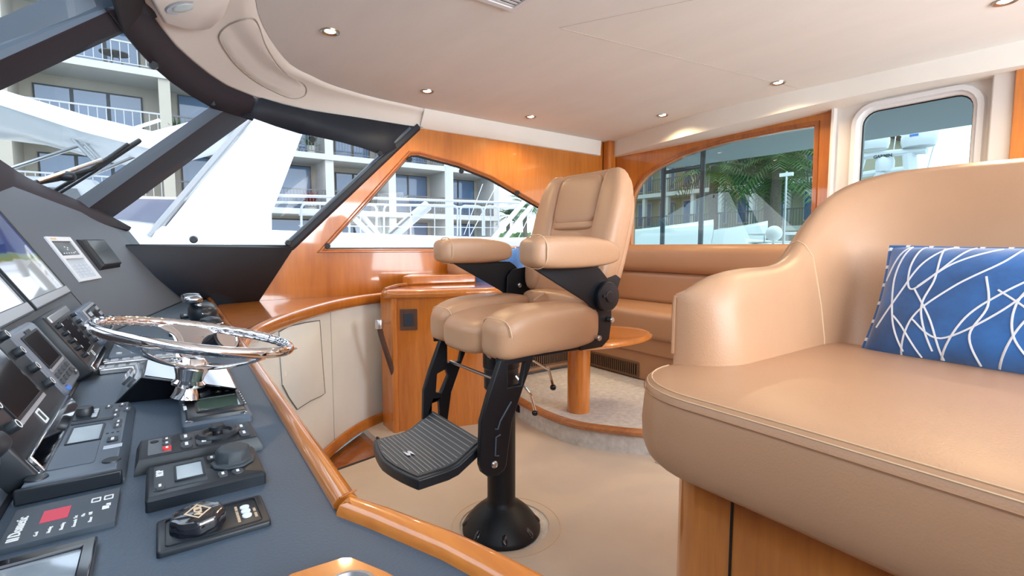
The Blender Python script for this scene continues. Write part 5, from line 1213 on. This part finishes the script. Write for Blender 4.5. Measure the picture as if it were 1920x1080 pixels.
# --- second building seen through the arched window
a2 = thing('waterfront_building', 'cream waterfront building with balconies seen through the arched window', 'building', loc=(32, 16, -.35))
A2O = Vector((-32, -16, .35))
def a2b(mb, name, m, par=None, **k):
    mb.v = [p+A2O for p in mb.v]; return mb.build(name, m, par or a2, **k)
XF2 = 30.0
b = MB(); b.box2((XF2+1.6, 12.6, -.35), (44, 34, 8.2)); a2b(b, 'wall', mat('olive_cream_stucco', (.36, .34, .24), .9), smooth=False)
for z in (2.3, 5.0, 7.9):
    b = MB(); b.box2((XF2, 12.4, z-.28), (XF2+1.8, 30, z)); a2b(b, 'balcony_slab', SLABW, smooth=False)
for k in range(10):
    y = 12.6+2.1*k
    b = MB(); b.box2((XF2+.1, y-.12, -.3), (XF2+.4, y+.12, 7.8)); a2b(b, 'column', SLABW, smooth=False)
    for z in (.0, 2.5, 5.2):
        b = MB(); b.box2((XF2+1.5, y+.35, z+.1), (XF2+1.62, y+1.75, z+2.0)); o = a2b(b, 'window', SLABW, smooth=False)
        b = MB(); b.box2((XF2+1.46, y+.45, z+.2), (XF2+1.55, y+1.0, z+1.9)); b.box2((XF2+1.46, y+1.1, z+.2), (XF2+1.55, y+1.65, z+1.9)); a2b(b, 'window_pane', BGLS, o, smooth=False)
for z in (2.3, 5.0):
    b = MB(); b.box2((XF2+.05, 12.5, z+.95), (XF2+.1, 30, z+1.02))
    for k in range(120): b.box2((XF2+.06, 12.5+k*.17, z), (XF2+.09, 12.53+k*.17, z+.97))
    a2b(b, 'balcony_rail', RAILD, smooth=False)
b = MB(); b.prism([(12.0, 8.1), (31, 8.1), (30, 9.2), (15, 9.2)], XF2-.4, 44, Matrix(((0, 0, 1, 0), (1, 0, 0, 0), (0, 1, 0, 0), (0, 0, 0, 1)))); a2b(b, 'roof', mat('brown_roof', (.16, .11, .08), .9), smooth=False)
# --- palms
def palm(x, y, h, label, s=1.0, seed=1):
    t = thing('palm_tree', label, 'palm tree', loc=(x, y, -.35), group='palm trees behind the harbour')
    rr = random.Random(seed); b = MB(); b.tube([(0, 0, 0), (.1, .05, h*.35), (.05, .1, h*.7), (0, 0, h)], .22*s, 10, r1=.16*s); b.build('trunk', BARK, t)
    b = MB()
    for k in range(46):
        a = rr.uniform(0, 2*PI); e0_ = rr.uniform(-.5, 1.3); L = s*rr.uniform(1.5, 2.1); P0 = Vector((0, 0, h)); d = Vector((math.cos(a), math.sin(a), 0)); pts = []
        for q in range(9):
            u = q/8; r_ = L*u*math.cos(e0_*(1-u*.4)); z = L*u*math.sin(e0_)-L*.55*u*u; pts.append(P0+d*r_+Vector((0, 0, z)))
        sd = Vector((-math.sin(a), math.cos(a), 0))
        for q in range(1, 8):
            p = pts[q]; w_ = L*.30*math.sin(PI*(.15+.8*q/8))
            for sg in (-1, 1):
                for m_2 in range(2):
                    pp = p.lerp(pts[q+1], m_2/2); dr_ = (pts[q+1]-pts[q]).normalized(); tip = pp+sd*sg*w_+dr_*w_*.7-Vector((0, 0, w_*.35)); b.add([pp, pp+dr_*.07*s, tip], [(0, 1, 2)])
    b.build('crown', GREEN, t, smooth=False)
for i, (x, y, h, s, lab) in enumerate(((21.5, 13.8, 5.2, 1.15, 'palm tree left of centre beyond the arched window'), (24.0, 12.4, 5.9, 1.5, 'large palm with broad green crown right in the arched window'), (19.7, 28.2, 3.5, .75, 'palm tree at the right end of the quarter window'), (20.4, 27.2, 4.3, .8, 'low palm tree beside the silver outrigger poles'), (22.2, 11.2, 5.3, 1.2, 'palm crown at the right edge of the arched window'))): palm(x, y, h, lab, s, i+3)
t = thing('hedge', 'green hedge on the quay beyond the outrigger poles', 'hedge', loc=(23, 31, -.35)); b = MB(); b.pad((0, 0, .9), (5, 1.2, 1.5), 2.6, fn=lambda p: (p[0]+.3*math.sin(p[1]*9+p[2]*7), p[1]+.2*math.sin(p[0]*5), p[2]+.25*math.sin(p[0]*4+p[1]*3)), res=20); b.build('foliage', GREEN2, t)
# --- neighbouring motor yacht beside us
ny = thing('neighbouring_yacht', 'large overexposed white motor yacht moored alongside, beyond the windshield', 'yacht', loc=(0, 8, -1.2))
NO = Vector((0, -8, 1.2))
def nb(mb, name, m, par=None, **k):
    mb.v = [p+NO for p in mb.v]; return mb.build(name, m, par or ny, **k)
rg = []
for x, y0, y1, z in ((-7, 8.6, 8.8, 1.62), (-5.5, 7.9, 9.6, 1.55), (-3, 7.2, 10.2, 1.42), (0, 6.95, 10.5, 1.33), (3, 6.9, 10.5, 1.27), (7, 6.95, 10.4, 1.22)):
    rg.append([(x, y0, z), (x, y0-.03, z-.06), (x, y0+.12, z-.9), (x, y0+.5, -1.35), (x, y1-.5, -1.35), (x, y1-.1, z-.9), (x, y1, z)])
b = MB(); b.rings(rg); nb(b, 'hull', WHITE, ang=30)
pw = [at(x, y, Y=7.0) for x, y in ((292, 442), (383, 330), (476, 222))]
up = (pw[2]-pw[1]).normalized()
pw2 = [at(x, y, Y=7.0) for x, y in ((510, 436), (510, 400), (566, 255))]; up2 = (pw2[2]-pw2[1]).normalized()
wing = [(pw[0].x-.05, 1.2)]+[(p.x, p.z) for p in pw]+[((pw[2]+up*1.2).x, (pw[2]+up*1.2).z), ((pw2[2]+up2*1.0).x, (pw2[2]+up2*1.0).z)]+[(p.x, p.z) for p in reversed(pw2)]+[(pw2[0].x, 1.2)]
b = MB(); b.prism(wing, -.12, .12, Matrix(((1, 0, 0, 0), (0, 0, -1, 7.12), (0, 1, 0, 0), (0, 0, 0, 1)))); nb(b, 'flybridge_wing', WHITE, bevel=.03)
b = MB(); q0, q1 = pw[0], pw[2]+up*1.2; b.tube([q0+Vector((-.06, -.05, 0)), q1+Vector((-.06, -.05, 0))], .035, 6); nb(b, 'wing_edge_trim', mat('grey_edge', (.4, .4, .42), .4), smooth=True)
dk = [at(x, y, Y=6.98) for x, y in ((228, 372), (345, 374), (306, 420), (205, 408))]
b = MB(); b.add([p for p in dk]+[p+Vector((0, .05, 0)) for p in dk], [(0, 1, 2, 3), (7, 6, 5, 4), (0, 1, 5, 4), (1, 2, 6, 5), (2, 3, 7, 6), (3, 0, 4, 7)]); nb(b, 'side_window', mat('violet_grey_glass', (.16, .17, .24), .15, coat=.5), smooth=False)
b = MB(); ck = [(dk[3].x-.6, dk[3].z-.25), (dk[0].x-.25, dk[0].z+.03), (dk[1].x+.10, dk[1].z+.03), (dk[2].x+.1, dk[2].z-.25)]; b.prism(ck, -.3, -.02, Matrix(((1, 0, 0, 0), (0, 0, -1, 7.0), (0, 1, 0, 0), (0, 0, 0, 1)))); nb(b, 'cabin_side', WHITE, bevel=.01)
# deckhouse and hardtop left of the wing
b = MB(); b.prism([(-4.6, 1.3), (-3.6, 1.95), (-.6, 1.95), (-.2, 1.3)], -.6, .6, Matrix(((1, 0, 0, 0), (0, 0, -1, 8.9), (0, 1, 0, 0), (0, 0, 0, 1)))); nb(b, 'deckhouse', WHITE2, bevel=.05)
b = MB(); b.prism([(-4.1, 1.45), (-3.5, 1.82), (-.8, 1.82), (-.65, 1.45)], .59, .63, Matrix(((1, 0, 0, 0), (0, 0, -1, 8.9), (0, 1, 0, 0), (0, 0, 0, 1)))); nb(b, 'deckhouse_window', DKWIN)
ht = []
for x, z, t_ in ((-4.5, 2.75, .10), (-2.2, 2.72, .13), (-1.25, 2.66, .17), (-.6, 2.50, .20), (.0, 2.40, .22), (.35, 2.55, .22), (.9, 2.78, .2)):
    ht.append([(x, 6.95, z-t_), (x, 6.92, z-t_*.4), (x, 7.05, z), (x, 9.9, z+.1), (x, 9.9, z-.1), (x, 7.6, z-t_-.12)])
b = MB(); b.rings(ht); nb(b, 'hardtop', WHITE, ang=40)
for a, c in (((97, 218), (178, 303)), ((108, 214), (186, 296))):
    b = MB(); b.tube([at(*a, Y=7.3), at(*c, Y=7.3)], .022, 8); nb(b, 'hardtop_strut', STL)
for a, c in (((0, 322), (300, 225)), ((130, 345), (330, 262))):
    b = MB(); b.tube([at(*a, Y=7.4), at(*c, Y=7.4)], .02, 8); nb(b, 'bow_rail', STL)
# --- railings beyond the quarter window
rl = thing('gangway_railing', 'white tubular railing of looped sections beyond the quarter window', 'railing', loc=(2.5, 8.2, 0))
RO = Vector((-2.5, -8.2, 0))
def rb(pts, r, name='rail_section', Y=8.2, m=None, nn=8):
    q = MB(); q.tube([at(x, y, Y=Y)+RO for x, y in pts], r, nn); return q.build(name, m or RAILG, rl)
rb([(493, 366), (620, 369), (830, 376), (985, 381)], .024, 'top_rail'); rb([(490, 379), (640, 381), (860, 388), (985, 391)], .018, 'mid_rail')
def loop(x0, x1, yt, yb, Y=8.0):
    rb([(x0, yb), (x0, yt+8), (x0+3, yt+2), (x0+8, yt), (x1-8, yt+1), (x1-3, yt+3), (x1, yt+9), (x1, yb)], .018, 'looped_post', Y)
for x0, x1 in ((565, 640), (655, 706), (720, 858), (863, 905), (908, 935)): loop(x0, x1, 382+(x0-560)*.012, 442)
for y in (404, 424): rb([(560, y-1), (940, y+3)], .008, 'lower_rail')
for x in (600, 676, 770, 815, 880, 920): rb([(x, 384), (x, 442)], .010, 'stanchion')
rb([(650, 395), (698, 442)], .05, 'brace', 8.4, mat('grey_gangway', (.4, .38, .36), .5)); rb([(672, 395), (710, 442)], .05, 'brace', 8.4, bpy.data.materials['grey_gangway'])
rb([(736, 440), (802, 385)], .10, 'ramp', 8.5); rb([(730, 440), (772, 402)], .02, 'ramp_edge', 8.35, DFR)
t = thing('mooring_piling', 'pale upright mooring piling in the middle of the quarter window', 'piling', loc=(at(843, 440, Y=9).x, 9, -1.4)); b = MB(); b.cyl((0, 0, 0), (0, 0, 4.1), .085, n=16); b.build('shaft', RAILW, t); b = MB(); b.lathe([(.095, 4.1), (.095, 4.16), (.02, 4.26), (.001, 4.26)], n=16); b.build('cap', WHITE, t)
t = thing('outrigger_poles', 'pair of polished outrigger poles slanting across the right of the quarter window', 'outriggers', loc=(4.2, 8.0, 0)); TO = Vector((-4.2, -8.0, 0))
for a, c, r_ in (((905, 470), (988, 372), .05), ((925, 474), (1003, 378), .05), ((985, 376), (1040, 404), .03), ((960, 362), (1010, 385), .02)):
    b = MB(); b.tube([at(*a, Y=7.9)+TO, at(*c, Y=7.9)+TO], r_, 10); b.build('pole', STL, t)
for a, c in (((940, 330), (880, 445)), ((1000, 390), (965, 460)), ((1015, 385), (985, 470)), ((905, 345), (870, 440))):
    b = MB(); b.tube([at(*a, Y=8.6)+TO, at(*c, Y=8.6)+TO], .006, 5); b.build('rigging_line', WHITE, t)
# --- our windshield wiper
wp = thing('windshield_wiper', 'black windshield wiper with two arms lying outside the forward pane', 'wiper', loc=(-.6, 2.3, 1.3)); WO = Vector((.6, -2.3, -1.3))
def wpt(x, y, k=1.02):
    p = onpane(x, y, M1b, M2b, g2[3]); d = (p-Vector((0, 0, H))); return Vector((0, 0, H))+d*(k/.985)+WO
for pts, r_, nm, m_ in (([(40, 348), (110, 335), (170, 318), (205, 297), (262, 263)], .010, 'blade_arm', BLK), ([(95, 362), (150, 330), (205, 295), (240, 270)], .008, 'link_arm', BLK), ([(70, 340), (125, 322), (190, 300)], .008, 'steel_arm', STL), ([(112, 362), (180, 320), (262, 266)], .006, 'blade', BLK)):
    b = MB(); b.tube([wpt(x, y) for x, y in pts], r_, 8); b.build(nm, m_, wp)
b = MB(); b.pad(wpt(122, 330), (.035, .03, .02), 3, res=5); b.build('pivot', BLKPL, wp)
# --- our cockpit overhang, posts, deck
e1, e2 = at(1522, 279, X=6.2), at(1198, 341, X=6.2)
b = MB(); b.prism([(3.51, -2.2), (6.2, -2.2), (6.2, 3.2), (6.0, 5.6), (3.51, 5.6)], 2.16, 2.30); o = b.build('cockpit_overhang', mat('grey_overhang', (.42, .46, .47), .7), smooth=False); tag(o, 'grey overhang roofing the cockpit outside the arched window and the door', 'overhang')
o.location.z = e1.z-2.16
b = MB(); b.box2((3.52, -2.2, -.15), (6.6, 3.6, -.02)); struct(b.build('floor_cockpit', WHITE2, smooth=False))
pf = thing('cockpit_ladder', 'dark steel ladder frame of two uprights and a rung outside the arched window', 'ladder', loc=(4.8, 3.5, 0)); PO = Vector((-4.8, -3.5, 0))
GPO = mat('dark_steel_post', (.06, .09, .11), .35, metal=.3)
for x, yt in ((1243, 300), (1315, 270)):
    p = at(x, 400, X=4.8); b = MB(); b.cyl((p.x, p.y, -.02), (p.x, p.y, e1.z), .027, n=12); b.v = [q+PO for q in b.v]; b.build('upright', GPO, pf)
b = MB(); b.tube([at(1243, 324, X=4.8)+PO, at(1315, 312, X=4.8)+PO], .022, 10); b.build('rung', GPO, pf)
# --- boats beyond the cockpit
def boat(name, label, bow, dirn, L, Bm, zt, cat='boat', extra=None):
    d = Vector((*dirn, 0)).normalized(); s_ = Vector((-d.y, d.x, 0)); t = thing(name, label, cat, loc=(bow[0], bow[1], -1.3)); b = MB(); rg = []
    for q in range(13):
        u = q/12; x = L*(1-u); hw = Bm/2*(1-u**3.2)**.8+.02; z = zt+1.3+.35*u*u; c = d*(-x); 
        rg.append([c-s_*hw+Vector((0, 0, z)), c-s_*hw*.97+Vector((0, 0, z-.25)), c-s_*hw*.55-d*(.5*u)+Vector((0, 0, -.05)), c+s_*hw*.55-d*(.5*u)+Vector((0, 0, -.05)), c+s_*hw*.97+Vector((0, 0, z-.25)), c+s_*hw+Vector((0, 0, z)), c+Vector((0, 0, z+.12))])
    b.rings(rg); b.build('hull', WHITE, t, ang=40)
    def cab(x0, x1, hw, h0, h1, m, nm, rake=.5):
        q = MB(); lo = [d*(-x)+s_*y+Vector((0, 0, h0+1.3)) for x, y in ((x0, -hw*.7), (x0, hw*.7), (x1, hw), (x1, -hw))]; hi = [d*(-x)+s_*y*.85+Vector((0, 0, h1+1.3)) for x, y in ((x0+rake, -hw*.7), (x0+rake, hw*.7), (x1, hw), (x1, -hw))]; q.rings([lo, hi]); return q.build(nm, m, t, bevel=.03)
    if extra: extra(cab, t, d, s_)
    return t
def ex1(cab, t, d, s_):
    cab(2.6, 8, 1.5, .9, 1.35, WHITE, 'cabin', .8); cab(2.9, 7.5, 1.46, 1.2, 1.95, DKWIN, 'windshield_glass', 1.1); cab(3.6, 7.4, 1.5, 1.93, 2.12, WHITE, 'roof', .2)
    for sg in (-1, 1):
        for h_ in (.35, .55):
            q = MB(); q.tube([d*(-x)+s_*sg*(1.75*(1-(1-x/9)**3.2)**.8 if x > .2 else .15)*.9+Vector((0, 0, 1.3+.85+h_)) for x in (.1, .6, 1.4, 2.6, 4, 6)], .022, 6); q.build('bow_rail', STL, t)
        for x in (.5, 1.3, 2.3, 3.5, 5):
            q = MB(); yy = 1.75*(1-(1-x/9)**3.2)**.8*.9; q.tube([d*(-x)+s_*sg*yy+Vector((0, 0, 2.0)), d*(-x)+s_*sg*yy+Vector((0, 0, 2.70))], .015, 6); q.build('stanchion', STL, t)
p = at(1398, 455, X=12); boat('white_motor_yacht', 'white motor yacht with curved bow rail, lower right in the arched window', (12.0, p.y, 0), (-.30, 1, 0)[:2], 9, 3.6, .82, 'yacht', ex1)
def ex2(cab, t, d, s_): cab(2.2, 5, 1.0, .95, 1.75, WHITE2, 'cabin', .6); cab(2.6, 4.6, 1.02, 1.25, 1.6, DKWIN, 'cabin_window', .3)
p = at(1338, 410, X=11); boat('boat_reflection_hull', 'pale hull added for a boat reflection in the arched window, behind the ladder uprights', (11.0, p.y, 0), (.15, -1), 7, 2.6, 1.28, 'boat', ex2)  # hull added in place of a boat reflection in the glass
p = at(1440, 405, X=16); boat('boat_reflection_hull', 'pale pointed hull added for a boat reflection in the middle of the arched window, left of the palm trunk', (16, p.y, 0), (.05, -1), 4.2, 2.2, 1.45, 'boat', None)  # second hull, also modelled for a reflection in the pane
t = thing('radar_globe', 'small white radar globe on a stalk at the foot of the arched window', 'globe', loc=at(1450, 462, X=7)); b = MB(); b.tube([(0, 0, -1.2), (0, 0, .10)], .018, 8); b.build('stalk', WHITE, t); b = MB(); b.pad((0, 0, .18), (.108, .108, .108), 2, res=10); b.build('globe', WHITE, t)
t = thing('flag_pole', 'thin steel pole beside the white yacht in the arched window', 'pole', loc=(*at(1470, 430, X=9).xy, -.5)); b = MB(); b.tube([(0, 0, 0), (0, 0, 2.9)], .02, 8); b.build('shaft', STL, t); b = MB(); b.box((0, .0, 2.85), (.05, .22, .06)); b.build('fitting', STL, t)
t = thing('dock_cabinet', 'green glass-fronted dock cabinet at the foot of the arched window', 'cabinet', loc=(19, at(1365, 440, X=19).y, -.35)); b = MB(); b.box2((-.3, -1.2, 0), (.3, 1.2, 1.9)); b.build('body', mat('sea_green_panel', (.10, .24, .18), .2), t); b = MB(); b.box2((-.34, -1.0, .15), (-.3, 1.0, 1.8)); b.build('front', DKWIN, t)
# --- radar mast through the door window
b = MB(); b.box((9.2, 2.6, -.6), (5.0, 3.4, 1.5)); o_ = b.build('moored_boat_hull', WHITE2, bevel=.3, seg=4); tag(o_, 'white boat hull under the radar mast beyond the cockpit', 'boat')
rm = thing('radar_mast', 'white radar arch with domes of a boat seen through the door window', 'radar mast', loc=(9, 2.5, 0)); MO = Vector((-9, -2.5, 0))
def rmb(mb, name, m=WHITE, par=None, **k):
    mb.v = [p_+MO for p_ in mb.v]; return mb.build(name, m, par or rm, **k)
for pts, r_ in (([(1600, 296), (1660, 288), (1738, 282)], .07), ([(1600, 330), (1650, 322), (1705, 316)], .06)):
    b = MB(); b.tube([at(x, y, X=9) for x, y in pts], r_, 10, flat=.7); rmb(b, 'cross_arm')
for pts in ([(1612, 298), (1598, 345), (1585, 575)], [(1705, 288), (1708, 325), (1714, 575)], [(1655, 322), (1640, 350), (1625, 575)]):
    b = MB(); b.tube([at(x, y, X=9) for x, y in pts], .085, 10); rmb(b, 'mast_leg')
for x, y, r_ in ((1723, 262, .21), (1640, 268, .19), (1659, 309, .12), (1612, 262, .14)):
    p = at(x, y, X=9); b = MB(); b.lathe([(.001, -.10), (r_*.9, -.10), (r_, -.03), (r_, .05), (r_*.85, .11), (.001, .12)], T(*p), 24); o = rmb(b, 'radar_dome')
    b = MB(); b.lathe([(r_*1.01, -.06), (r_*1.01, -.045)], T(*p), 24); 
    if x == 1723: b = MB(); b.box((p.x-r_, p.y, p.z+.04), (.01, .10, .03)); rmb(b, 'dome_mark', BLUEK, o)
p = at(1655, 293, X=8.9); text('brand_lettering', 'GARMIN', .062, Matrix.Translation(p+MO) @ Matrix(((0, 0, -1, 0), (-1, 0, 0, 0), (0, 1, 0, 0), (0, 0, 0, 1))), DFR, rm, bold=.003)
for a, c in (((1690, 185), (1675, 285)), ((1760, 240), (1735, 330))):
    b = MB(); b.tube([at(*a, X=9.2), at(*c, X=9.2)], .008, 5); rmb(b, 'whip_antenna')
